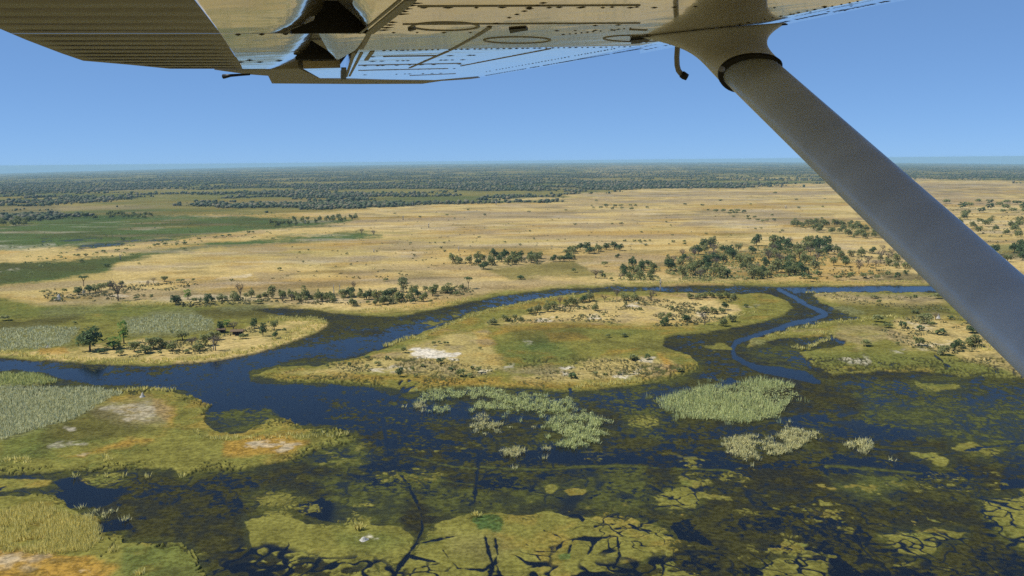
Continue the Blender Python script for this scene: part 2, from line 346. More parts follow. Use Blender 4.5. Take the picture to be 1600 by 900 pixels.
# golden plain: burnt streaks and pale grass
plain = 1 - wetland
st = fbm(X / 2.2, Y, 150, 5, 131)
over('grey', plain * sstep(.15, .75, st + .35 * n400), .65)
over('rust', plain * sstep(.1, .7, fbm(X / 2, Y, 110, 5, 151)), .55)
over('olive', plain * sstep(.35, .9, fbm(X, Y, 240, 4, 171)), .3)
over('grey', plain * sstep(.05, .6, fbm(X / 1.6, Y, 55, 5, 411)), .55)
over('mud', plain * sstep(.2, .75, fbm(X / 1.8, Y, 38, 5, 413) + .3 * n400), .38)
over('rust', plain * sstep(.15, .7, fbm(X / 1.6, Y, 30, 4, 415)), .4)
over('sand', plain * sstep(.3, .8, fbm(X / 2.2, Y, 48, 5, 417)), .2)
over('lush', plain * sstep(.4, .9, fbm(X / 1.5, Y, 75, 5, 419)), .3)
for poly, s in (([(545, 405), (610, 394), (690, 396), (680, 402), (600, 407), (550, 412)], .8), ([(520, 425), (600, 420), (640, 428), (560, 436)], .6), ([(715, 366), (860, 355), (1000, 345), (1100, 340), (1300, 345), (1200, 350), (1000, 352), (840, 372)], .6),
                ([(930, 345), (1060, 332), (1200, 330), (1300, 340), (1100, 352)], .6), ([(1340, 290), (1640, 290), (1640, 320), (1480, 322)], .65), ([(640, 352), (720, 345), (760, 356), (660, 362)], .4),
                ([(900, 300), (1100, 302), (1250, 310), (1100, 318), (950, 312)], .55), ([(270, 445), (330, 440), (370, 446), (300, 452)], .7), ([(400, 430), (460, 425), (480, 432), (420, 440)], .5)):
    over('grey', fill(poly, 6, 5, 40) * sstep(-.7, .4, n120 + n40), s)
for pts, wd in (([(190, 442), (260, 441), (330, 437), (390, 432)], 3), ([(40, 466), (160, 462), (215, 466)], 3), ([(280, 420), (330, 418)], 2), ([(0, 425), (30, 422)], 3), ([(560, 452), (640, 478)], 2)):
    over('sand', stroke(pts, np.array(wd) * .6, 2, 2.5, 40) * sstep(-.5, .6, n40 + n14), .4)
# green fen at the back and the long green swales
GREEN = [[(-900, 345), (0, 342), (120, 335), (260, 334), (400, 338), (500, 343), (560, 342), (530, 350), (430, 358), (330, 368), (260, 378), (160, 384), (0, 394), (-900, 420)],
         [(-900, 430), (0, 412), (100, 406), (180, 400), (250, 391), (340, 380), (440, 371), (560, 364), (596, 369), (550, 374), (440, 378), (340, 388), (240, 400), (190, 412), (165, 428), (110, 436), (0, 450), (-900, 470)],
         [(755, 422), (850, 412), (930, 400), (960, 402), (900, 412), (920, 422), (960, 430), (900, 436), (840, 434), (800, 438)]]
for k, g in enumerate(GREEN):
    a = fill(g, 4, 4, 40); over('lush', a, (.95, .95, .65)[k]); clear(('grey', 'rust'), a)
    over('mud', a * sstep(-.1, .6, fbm(X / 1.6, Y, 70, 5, 431)), .45); over('rust', a * sstep(.2, .8, fbm(X / 1.8, Y, 90, 4, 433)), .25); over('grey', a * sstep(.45, .9, fbm(X / 1.8, Y, 60, 4, 435)), .5)
over('mud', fill([(-100, 412), (60, 410), (150, 412), (160, 428), (80, 436), (0, 446), (-100, 452)], 8, 5, 40), .5)
over('sand', stroke([(0, 385), (30, 386), (85, 382)], [3, 3, 4], 2, 2, 40) * sstep(-.6, .3, n40), .7)
over('mud', fill([(1370, 426), (1420, 424), (1450, 432), (1440, 442), (1380, 436)], 3, 2, 14), .6)
over('lush', fill([(1510, 385), (1700, 375), (1700, 400), (1540, 405)], 4, 3, 40), .6)
# blue pools of the back fen
pool = np.zeros(N)
for poly in ([(90, 376), (140, 371), (160, 373), (120, 381)], [(130, 384), (200, 377), (270, 370), (268, 374), (180, 386), (120, 390)], [(66, 374), (80, 372), (82, 378), (66, 380)]):
    pool = np.maximum(pool, .75 * fill(poly, 2, 2.5, 40) * sstep(-.2, .5, n40 + n14))
# the far woods
WOOD = [(-900, 262), (-900, 372), (0, 347), (60, 343), (130, 341), (220, 337), (300, 335), (400, 338), (470, 334), (560, 327), (640, 321), (720, 317), (800, 313), (880, 309), (905, 303), (960, 299), (1010, 295), (1060, 292),
        (1120, 295), (1180, 292), (1280, 287), (1340, 281), (1440, 279), (1560, 284), (1700, 286), (2500, 300), (2500, 200), (-900, 200)]
dW = sdf(WOOD); dW[V < 256] = 20
dW = dW + 5 * fbm(X / 1.5, Y, 220, 4, 199)
dW = np.where((dist > 4500), np.maximum(dW, 12), dW)
wood = fill(dW, 2.5, 3, 120)
glade = sstep(-.15, .4, .8 * fbm(X / 1.3, Y, 170, 5, 191) + .45 * fbm(X / 2, Y, 600, 3, 193) + .2 * n1500)
wood_d = wood * (1 - .93 * glade)
wood_d *= np.where(V > 300, .65 + .35 * sstep(300, 330, U), 1)
clear(('grey', 'rust', 'sand'), wood)
over('olive', wood, .8); over('rust', wood * sstep(.3, .7, fbm(X / 2.4, Y, 200, 4, 227)), .3); over('lush', wood * sstep(.1, .6, fbm(X / 2, Y, 420, 3, 223)), .6)
over('grey', wood * sstep(0.05, .6, fbm(X / 1.8, Y, 260, 4, 211)), .5)
over('forest', wood * .2, 1); over('forest', wood_d, .75)
for poly, s in (([(930, 259), (1060, 258), (1075, 270), (960, 276), (910, 270)], .5), ([(1120, 278), (1260, 277), (1280, 284), (1140, 283)], .9), ([(330, 330), (400, 326), (430, 332), (360, 336)], .8), ([(520, 322), (560, 321), (560, 326), (520, 327)], .8),
                ([(240, 308), (270, 307), (265, 313), (245, 313)], .7), ([(60, 310), (200, 312), (230, 326), (100, 330)], .5)):
    a = fill(poly, 3, 3, 120) * sstep(-.8, .4, n120); clear(('forest',), a * s)
    clear(('olive',), a * s * .8)
# darker mud tone on the plain beneath the tree belts
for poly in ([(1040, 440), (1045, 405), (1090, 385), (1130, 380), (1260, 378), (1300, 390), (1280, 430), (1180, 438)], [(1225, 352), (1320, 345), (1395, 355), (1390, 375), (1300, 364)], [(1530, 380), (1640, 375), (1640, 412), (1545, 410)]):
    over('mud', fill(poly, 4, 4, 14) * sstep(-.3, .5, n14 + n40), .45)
# peninsula on the far bank
over('mud', stroke([(-100, 512), (0, 512), (60, 506), (130, 497)], [22, 20, 16, 8], 4, 3, 14), .75)
over('mud', fill([(270, 492), (330, 482), (420, 480), (480, 486), (470, 496), (400, 500), (330, 497), (290, 499)], 5, 3, 14), .8)
over('lush', fill([(-60, 470), (120, 478), (260, 478), (330, 480), (300, 500), (120, 500), (-60, 500)], 10, 5, 14), .35)
over('reed', fill([(60, 486), (130, 482), (180, 486), (120, 494), (70, 494)], 6, 3, 14), .5)
over('reed', fill([(190, 500), (240, 490), (300, 484), (310, 492), (330, 500), (335, 516), (280, 524), (200, 524)], 5, 3, 14), .85)
over('reed', fill([(-60, 520), (60, 512), (125, 512), (110, 540), (60, 548), (-60, 552)], 6, 3, 14), .7)
over('reed', fill([(340, 482), (420, 478), (420, 484), (350, 488)], 4, 2, 14), .6)
PEN = [(180, 540), (250, 535), (340, 530), (400, 512), (460, 502), (512, 506), (500, 520), (440, 541), (390, 556), (320, 567), (240, 569), (150, 566), (60, 561), (-60, 556), (-60, 546), (60, 550), (120, 548)]
a = fill(PEN, 4, 4, 14); clear(('reed', 'mud'), a); clear(('olive',), a * (.45 + .45 * sstep(-.4, .4, n14)))
over('rust', fill([(60, 545), (100, 543), (108, 553), (60, 556)], 3, 2, 14), .7)
over('mud', fill([(90, 520), (135, 525), (150, 545), (100, 542)], 8, 4, 14), .35)
# central island
dC = isl['central'][0]; aC = isl_a['central']
C_DRY = [(560, 566), (620, 548), (660, 535), (700, 520), (760, 520), (770, 540), (790, 560), (785, 578), (740, 590), (660, 586), (600, 586), (480, 588), (440, 584), (500, 576)]
C_NDRY = [(760, 506), (800, 496), (850, 484), (900, 472), (960, 466), (1040, 462), (1110, 466), (1150, 478), (1160, 492), (1100, 508), (1060, 512), (1000, 512), (930, 504), (860, 504), (800, 508)]
C_SDRY = [(860, 588), (900, 572), (940, 562), (1000, 558), (1050, 564), (1062, 578), (1000, 590), (940, 598), (880, 600), (800, 596), (790, 588)]
for poly, s in ((C_DRY, .55), (C_NDRY, .9), (C_SDRY, .6)):
    a = fill(poly, 6, 5, 14); clear(('olive', 'mud', 'lush'), a * s)
    over('grey', a * sstep(.1, .6, n14 + .6 * n40), .45)
over('rust', aC * sstep(9, 3, np.abs(dC - 9)) * sstep(-.4, .5, n14 + n40), .4)
for poly, s in (([(470, 578), (620, 588), (760, 596), (860, 604), (880, 608), (700, 603), (560, 592)], .45), ([(790, 512), (860, 506), (960, 510), (1080, 514), (1060, 518), (900, 514), (800, 520), (760, 530)], .6),
                ([(1025, 552), (1045, 562), (1060, 580), (1040, 580)], .8), ([(740, 520), (765, 524), (775, 540), (750, 545)], .5), ([(1000, 545), (980, 552), (940, 556), (950, 548)], .6), ([(850, 520), (900, 522), (920, 532), (860, 535)], .5)):
    over('rust', fill(poly, 4, 3, 14), s)
over('mud', fill([(790, 512), (900, 508), (930, 518), (880, 530), (840, 546), (800, 530)], 9, 5, 14), .5)
over('lush', fill([(770, 540), (840, 528), (880, 535), (900, 555), (860, 575), (800, 580), (780, 570)], 9, 5, 14), .45)
over('lush', fill([(870, 510), (960, 506), (1030, 516), (980, 525), (900, 520)], 6, 4, 14), .35)
over('lush', fill([(800, 536), (850, 534), (872, 544), (830, 552)], 6, 4, 14), .5)
over('grey', fill([(770, 578), (860, 572), (900, 580), (860, 590), (800, 588)], 6, 4, 14), .5)
over('mud', fill([(950, 540), (1040, 530), (1100, 545), (1060, 552), (980, 546)], 6, 4, 14), .5)
SAND = [([(638, 554), (648, 546), (672, 544), (692, 551), (718, 554), (714, 561), (690, 561), (665, 560), (645, 561)], 1.6), ([(580, 579), (620, 574), (640, 578), (600, 581)], .6), ([(740, 575), (765, 580), (750, 586)], .5),
        ([(875, 580), (895, 576), (910, 580), (880, 584)], .8), ([(960, 590), (980, 582), (1000, 580), (975, 594)], .7), ([(1000, 565), (1020, 562), (1018, 568)], .6), ([(920, 496), (940, 495), (936, 499)], .6), ([(790, 576), (800, 573), (802, 578)], .5),
        ([(820, 536), (832, 535), (830, 538)], .5), ([(840, 502), (862, 499), (862, 504)], .6), ([(980, 480), (996, 476), (998, 482)], .8), ([(1090, 490), (1100, 488), (1100, 494)], .8), ([(1160, 478), (1186, 480), (1180, 484)], .4),
        ([(1340, 562), (1356, 559), (1352, 568), (1342, 568)], .18), ([(1430, 540), (1480, 532), (1490, 538), (1440, 546)], .35), ([(1420, 505), (1460, 512), (1440, 516)], .35), ([(1390, 551), (1412, 550), (1410, 554)], .4), ([(1308, 562), (1350, 560), (1360, 566), (1320, 568)], .5),
        ([(158, 643), (175, 633), (210, 630), (236, 632), (246, 648), (232, 660), (214, 668), (196, 655), (180, 648)], .3), ([(78, 700), (110, 692), (150, 696), (120, 702)], .35), ([(100, 671), (118, 669), (116, 675)], .5), ([(122, 712), (142, 708), (150, 714)], .5),
        ([(374, 700), (400, 693), (440, 692), (470, 697), (440, 706), (400, 708)], .38), ([(556, 840), (575, 834), (590, 841), (566, 846)], .7), ([(122, 895), (140, 893), (145, 900), (125, 902)], .6)]
over('grey', fill([(140, 640), (230, 622), (270, 640), (260, 665), (200, 670), (150, 655)], 8, 5, 14), .5)
for poly, s in SAND: over('sand', fill(poly, 3, 3, 5) * np.maximum(sstep(-.7, .3, n5 + n2), .5 * (s > 1)), s)
# east bank
for poly, s in (([(1400, 500), (1460, 495), (1540, 510), (1600, 560), (1640, 600), (1500, 560), (1420, 545), (1390, 530)], .8), ([(1270, 462), (1340, 462), (1460, 466), (1480, 476), (1360, 480), (1290, 472)], .7), ([(1240, 520), (1360, 512), (1400, 525), (1340, 545), (1300, 520)], .35)):
    a = fill(poly, 6, 5, 14); clear(('olive',), a * s); over('grey', a * sstep(0, .6, n14 + n40), .35)
over('grey', fill([(1270, 462), (1380, 462), (1470, 462), (1460, 470), (1340, 472)], 4, 3, 14), .5)
over('mud', fill([(1310, 472), (1480, 475), (1480, 492), (1380, 496), (1310, 488)], 6, 4, 14), .45)
over('reed', fill([(1285, 478), (1330, 480), (1350, 490), (1320, 494), (1290, 486)], 4, 3, 14), .8)
over('reed', fill([(1170, 533), (1220, 530), (1235, 540), (1200, 546), (1172, 540)], 4, 3, 14), .7)
over('lush', fill([(1260, 550), (1400, 555), (1560, 570), (1600, 590), (1440, 582), (1280, 575)], 7, 4, 14), .3)
# west island
over('reed', fill([(-60, 606), (60, 606), (140, 604), (190, 616), (150, 634), (120, 655), (60, 672), (0, 690), (-60, 700)], 6, 4, 14), .9)
over('reed', fill([(-60, 586), (40, 584), (92, 597), (60, 604), (-60, 612)], 4, 3, 14), .95)
over('mud', fill([(70, 665), (150, 640), (200, 655), (240, 675), (170, 690), (60, 700)], 9, 5, 14), .6)
for poly, s in (([(240, 625), (275, 640), (270, 668), (245, 650)], .6), ([(150, 700), (200, 686), (240, 690), (190, 702), (130, 720), (90, 715)], .7), ([(350, 690), (400, 682), (450, 684), (480, 694), (450, 710), (380, 716), (350, 712)], .75), ([(150, 625), (200, 618), (260, 618), (200, 628)], .3)):
    over('rust', fill(poly, 5, 5, 14), s)
over('lush', fill([(0, 690), (70, 670), (100, 690), (40, 720), (0, 730)], 9, 5, 14), .4)
# south bank
over('rust', fill([(-60, 868), (40, 866), (100, 872), (150, 874), (184, 890), (170, 905), (-60, 960)], 5, 5, 5) * sstep(-.8, .2, n14), .85)
over('sand', fill([(-60, 880), (20, 872), (80, 874), (60, 884), (-60, 900)], 6, 5, 5), .35)
over('lush', fill([(190, 855), (280, 854), (310, 880), (310, 960), (190, 960)], 8, 5, 14), .45)
over('lush', fill([(742, 812), (765, 806), (785, 814), (780, 830), (750, 828)], 3, 4, 5), .9)
over('lush', fill([(872, 868), (890, 866), (892, 874), (874, 876)], 2, 3, 5), .7)
over('lush', fill([(520, 830), (600, 828), (640, 845), (600, 862), (530, 855)], 12, 5, 14), .3)
over('grey', fill([(700, 830), (780, 835), (820, 860), (760, 880), (700, 870)], 15, 6, 14), .12)
# a yellow rim along the water's edge
rim = np.zeros(N)
for nm in ('central', 'east', 'west', 'south'):
    d = isl[nm][0]; rim = np.maximum(rim, sstep(-1, 2, d) * sstep(14, 3, d))
# beyond the frame the same country goes on
ob = (~FRONT)
ch['olive'][ob] = np.maximum(ch['olive'][ob], np.where(dist[ob] < 900, .8, .35))
ch['forest'][ob] = np.where(dist[ob] > 3200, .6, 0)
ch['wet'] = np.maximum(ch['wet'] * (V > 430), pool); ch['weed'] *= (1 - pool)
ch['wet'][ob] = np.where(dist[ob] < 420, .55, 0)

# heights: banks stand a little above the water
Z += np.where(ch['wet'] < .5, 0.10 + .25 * np.clip(land - .5, 0, .5) * 2, 0)
Z += np.where((land > .5) & (dist < 3000), .25 * n14 + .2, 0)
P3[:, 2] = Z

# ------------------------------------------------------------------ materials
def mat(name): 
    m = bpy.data.materials.new(name); m.use_nodes = True
    n = m.node_tree; b = n.nodes['Principled BSDF']; return m, n, b
def lin(r, g, b, k=1.0):
    f = lambda c: ((c / 255 + .055) / 1.055) ** 2.4 if c > 10 else c / 255 / 12.92
    return (f(r) * k, f(g) * k, f(b) * k, 1)
K = 0.70                                        # sunlit picture value -> base colour
PAL = {'dry': lin(222, 195, 128, K), 'olive': lin(136, 131, 64, K), 'lush': lin(78, 102, 54, K), 'rust': lin(178, 138, 62, K), 'grey': lin(160, 142, 112, K), 'reed': lin(134, 134, 88, K),
       'forest': lin(62, 72, 50, K), 'sand': lin(236, 224, 198, K), 'mud': lin(84, 80, 46, K), 'wbrown': lin(68, 65, 38, K), 'wgreen': lin(94, 98, 52, K)}
WATER_BASE = lin(14, 18, 26, .7)

def ground_material():
    m, n, b = mat('delta_ground')
    L = n.links; nn = n.nodes
    def attr(name):
        a = nn.new('ShaderNodeAttribute'); a.attribute_name = name
        s = nn.new('ShaderNodeSeparateColor'); L.new(a.outputs['Color'], s.inputs[0]); return [s.outputs[i] for i in range(3)]
    A = attr('cover_a'); B = attr('cover_b'); C = attr('cover_c'); D = attr('cover_d')
    geo = nn.new('ShaderNodeNewGeometry')
    def noise(scale, detail, rough=.6):
        t = nn.new('ShaderNodeTexNoise'); t.inputs['Scale'].default_value = scale; t.inputs['Detail'].default_value = detail; t.inputs['Roughness'].default_value = rough
        L.new(geo.outputs['Position'], t.inputs['Vector']); return t
    nf = noise(.7, 5, .7); nc = noise(.09, 7, .72); nm = noise(.012, 5, .6)
    def rgb(c): 
        r = nn.new('ShaderNodeRGB'); r.outputs[0].default_value = c; return r.outputs[0]
    def mix(a, bb, f):
        x = nn.new('ShaderNodeMix'); x.data_type = 'RGBA'; x.clamp_factor = True
        for sock, val in ((x.inputs[6], a), (x.inputs[7], bb)):
            if isinstance(val, tuple): sock.default_value = val
            else: L.new(val, sock)
        if isinstance(f, float): x.inputs[0].default_value = f
        else: L.new(f, x.inputs[0])
        return x.outputs[2]
    def ramp(src, lo, hi, a, c):
        r = nn.new('ShaderNodeMapRange'); L.new(src, r.inputs[0]); r.inputs[1].default_value = lo; r.inputs[2].default_value = hi; r.inputs[3].default_value = a; r.inputs[4].default_value = c; return r.outputs[0]
    def vary(c, k1, k2, src):
        return mix(tuple(v * k1 for v in c[:3]) + (1,), tuple(v * k2 for v in c[:3]) + (1,), src)
    sc = ramp(nc.outputs[0], .40, .60, 0, 1); sf = ramp(nf.outputs[0], .41, .59, 0, 1); sm = ramp(nm.outputs[0], .35, .65, 0, 1)
    dry = mix(vary(PAL['dry'], .82, 1.12, sc), lin(210, 182, 114, K), sm)
    col = mix(dry, vary(PAL['olive'], .78, 1.16, sc), A[0])
    col = mix(col, vary(PAL['lush'], .8, 1.2, sf), A[1])
    col = mix(col, vary(PAL['rust'], .85, 1.12, sf), A[2])
    col = mix(col, vary(PAL['grey'], .85, 1.1, sf), B[0])
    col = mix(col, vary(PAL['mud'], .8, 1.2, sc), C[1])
    col = mix(col, vary(PAL['reed'], .62, 1.1, sf), B[1])
    col = mix(col, vary(PAL['forest'], .7, 1.3, sf), B[2])
    col = mix(col, vary(PAL['sand'], .85, 1.05, sf), C[0])
    mul = nn.new('ShaderNodeMix'); mul.data_type = 'RGBA'; mul.blend_type = 'MULTIPLY'; mul.inputs[0].default_value = 1
    L.new(col, mul.inputs[6]); L.new(vary((1, 1, 1, 1), .72, 1.25, sf), mul.inputs[7])
    weedc = mix(vary(PAL['wbrown'], .6, 1.35, sf), vary(PAL['wgreen'], .7, 1.25, sf), D[1])
    watc = mix(WATER_BASE, weedc, D[0])
    fin = mix(mul.outputs[2], watc, C[2])
    L.new(fin, b.inputs['Base Color'])
    # open = wet * (1 - weed)
    iv = nn.new('ShaderNodeMath'); iv.operation = 'SUBTRACT'; iv.inputs[0].default_value = 1; L.new(D[0], iv.inputs[1])
    op = nn.new('ShaderNodeMath'); op.operation = 'MULTIPLY'; L.new(iv.outputs[0], op.inputs[0]); L.new(C[2], op.inputs[1])
    L.new(ramp(op.outputs[0], 0, 1, .95, .12), b.inputs['Roughness'])
    L.new(ramp(op.outputs[0], 0, 1, .0, .085), b.inputs['Specular IOR Level'])
    wv = noise(.9, 3, .6); bp = nn.new('ShaderNodeBump'); bp.inputs['Distance'].default_value = .05
    L.new(ramp(op.outputs[0], 0, 1, 0, .35), bp.inputs['Strength']); L.new(wv.outputs[0], bp.inputs['Height']); L.new(bp.outputs[0], b.inputs['Normal'])
    return m
M_GROUND = ground_material()

# ------------------------------------------------------------------ terrain meshes
ii = np.arange(NR - 1)[:, None] * NP + np.arange(NP - 1)[None, :]
quads = np.stack([ii, ii + NP, ii + NP + 1, ii + 1], -1).reshape(-1, 4)
wetq = ch['wet'][quads].mean(1); landq = land[quads].mean(1)
cls = np.zeros(len(quads), int)                               # 0 ground
cls[wetq >= .5] = 1                                           # water
cls[(wetq < .5) & (landq < .5)] = 2                           # floating mats
best = np.stack([isl_a[k][quads].mean(1) for k in ('central', 'east', 'west', 'south')])
wq = wet0[quads].mean(1)
for k in range(4): cls[(cls == 0) & (wq > .5) & (best.argmax(0) == k) & (best[k] > .3)] = 3 + k
cov = {'cover_a': ('olive', 'lush', 'rust'), 'cover_b': ('grey', 'reed', 'forest'), 'cover_c': ('sand', 'mud', 'wet'), 'cover_d': ('weed', 'wgreen', None)}
def mesh_from(name, verts, faces, material, attrs=None, smooth=False):
    me = bpy.data.meshes.new(name); nv, nf = len(verts), len(faces); k = faces.shape[1]
    me.vertices.add(nv); me.vertices.foreach_set('co', np.ascontiguousarray(verts, np.float32).ravel())
    me.loops.add(nf * k); me.loops.foreach_set('vertex_index', np.ascontiguousarray(faces, np.int32).ravel())
    me.polygons.add(nf); me.polygons.foreach_set('loop_start', np.arange(0, nf * k, k, dtype=np.int32))
    try: me.polygons.foreach_set('loop_total', np.full(nf, k, np.int32))
    except Exception: pass
    me.update(calc_edges=True)
    if smooth: me.polygons.foreach_set('use_smooth', np.ones(nf, bool))
    for an, arr in (attrs or {}).items():
        a = me.attributes.new(an, 'FLOAT_COLOR', 'POINT'); a.data.foreach_set('color', np.ascontiguousarray(arr, np.float32).ravel())
    me.materials.append(material)
    o = bpy.data.objects.new(name, me); COL.objects.link(o); return o
def tag(o, label=None, cat=None, group=None, kind=None):
    for k, v in (('label', label), ('category', cat), ('group', group), ('kind', kind)):
        if v: o[k] = v
    return o
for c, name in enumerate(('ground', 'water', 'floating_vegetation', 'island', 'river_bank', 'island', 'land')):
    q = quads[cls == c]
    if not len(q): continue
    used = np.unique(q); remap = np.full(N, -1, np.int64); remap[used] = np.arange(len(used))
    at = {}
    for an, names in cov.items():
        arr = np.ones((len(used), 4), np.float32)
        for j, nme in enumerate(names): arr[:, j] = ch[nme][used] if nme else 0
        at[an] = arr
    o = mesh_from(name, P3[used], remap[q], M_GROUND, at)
    tag(o, kind='stuff' if name == 'floating_vegetation' else 'structure')

# the air: thin haze over the whole delta
def haze():
    me = bpy.data.meshes.new('haze'); bm = bmesh.new()
    bmesh.ops.create_cube(bm, size=1.0); bm.to_mesh(me); bm.free()
    o = bpy.data.objects.new('haze', me); COL.objects.link(o)
    z0, z1 = float(P3[:, 2].min()) - 1.0, H + 3.0
    o.scale = (74000, 74000, z1 - z0); o.location = (0, 0, (z0 + z1) / 2)
    m = bpy.data.materials.new('haze_air'); m.use_nodes = True; n = m.node_tree; n.nodes.clear()
    out = n.nodes.new('ShaderNodeOutputMaterial'); v = n.nodes.new('ShaderNodeVolumePrincipled')
    v.inputs['Color'].default_value = (.56, .88, 1.0, 1); v.inputs['Density'].default_value = HAZE; v.inputs['Anisotropy'].default_value = 0.0
    n.links.new(v.outputs[0], out.inputs['Volume']); me.materials.append(m); tag(o, kind='stuff')
HAZE = 5.2e-5
haze()

# ------------------------------------------------------------------ the aeroplane: high wing, flap, aileron, lift strut
PSI, INC, DIH = math.radians(20), math.radians(3.6), math.radians(1.75)
c_ax = np.array([math.cos(PSI), math.sin(PSI), math.tan(INC)]); c_ax /= np.linalg.norm(c_ax)
s_ax = np.array([-math.sin(PSI), math.cos(PSI), math.tan(DIH)]); s_ax -= c_ax * s_ax.dot(c_ax); s_ax /= np.linalg.norm(s_ax)
n_ax = np.cross(c_ax, s_ax)
if n_ax[2] < 0: n_ax = -n_ax
r0 = ray(1100, 40); W0 = CAM + r0 / r0.dot(fw_dir := np.array([0, 1.0, 0])) * 2.6
def on_plane(px, py, p0=W0, n=n_ax, off=0.0):
    d = ray(px, py); t = ((p0 - CAM).dot(n) + off) / d.dot(n); return CAM + d * t
PL_IN = (W0, n_ax)
A_, B_ = on_plane(560, 79), on_plane(1000, 73)
ax = (B_ - A_) / np.linalg.norm(B_ - A_)
def rot_about(v, k, a): return v * math.cos(a) + np.cross(k, v) * math.sin(a) + k * k.dot(v) * (1 - math.cos(a))
n_out = rot_about(n_ax, ax, math.radians(0.85))
PL_OUT = (A_, n_out)

def paint(name, base, rough, spec=.5, noise=True, coat=0.0, metal=0.0):
    m, n, b = mat(name)
    b.inputs['Roughness'].default_value = rough; b.inputs['Specular IOR Level'].default_value = spec; b.inputs['Metallic'].default_value = metal
    if coat: b.inputs['Coat Weight'].default_value = coat; b.inputs['Coat Roughness'].default_value = .05
    if noise:
        tc = n.nodes.new('ShaderNodeTexCoord'); t = n.nodes.new('ShaderNodeTexNoise'); t.inputs['Scale'].default_value = 3.0; t.inputs['Detail'].default_value = 6
        mp = n.nodes.new('ShaderNodeMapping'); mp.inputs['Scale'].default_value = (1.0, 4.0, 1.0)
        n.links.new(tc.outputs['Object'], mp.inputs[0]); n.links.new(mp.outputs[0], t.inputs['Vector'])
        r = n.nodes.new('ShaderNodeValToRGB'); r.color_ramp.elements[0].position = .3; r.color_ramp.elements[1].position = .7
        r.color_ramp.elements[0].color = tuple(v * .8 for v in base) + (1,); r.color_ramp.elements[1].color = tuple(base) + (1,)
        n.links.new(t.outputs[0], r.inputs[0]); n.links.new(r.outputs[0], b.inputs['Base Color'])
        t2 = n.nodes.new('ShaderNodeTexNoise'); t2.inputs['Scale'].default_value = 5.0; t2.inputs['Detail'].default_value = 2
        n.links.new(tc.outputs['Object'], t2.inputs['Vector'])
        bp = n.nodes.new('ShaderNodeBump'); bp.inputs['Strength'].default_value = .12; bp.inputs['Distance'].default_value = .01
        n.links.new(t2.outputs[0], bp.inputs['Height']); n.links.new(bp.outputs[0], b.inputs['Normal'])
        if coat: n.links.new(bp.outputs[0], b.inputs['Coat Normal'])
    else: b.inputs['Base Color'].default_value = tuple(base) + (1,)
    return m
M_SKIN = paint('wing_paint', (.62, .55, .40), .16, .9, True, 1.0, .3)
M_RIB = paint('flap_paint', (.42, .41, .37), .5, .2)
M_STRUT = paint('strut_paint', (.70, .78, .90), .32, .7)
M_FAIR = paint('strut_paint_lit', (.80, .84, .90), .3, .5)  # same paint as the strut, lightened to lift the shaded fairing
M_RIVET = paint('rivet_heads', (.05, .045, .04), .6, .2, False)
M_BLACK = paint('rubber_and_bay_black', (.012, .012, .013), .5, .4, False)  # black of rubber parts, also painted for the dark of the flap bays
M_BAY = paint('bay_primer', (.05, .048, .04), .8, .2, False)
M_TUBE = paint('tube_paint', (.3, .29, .27), .35, .5, False)

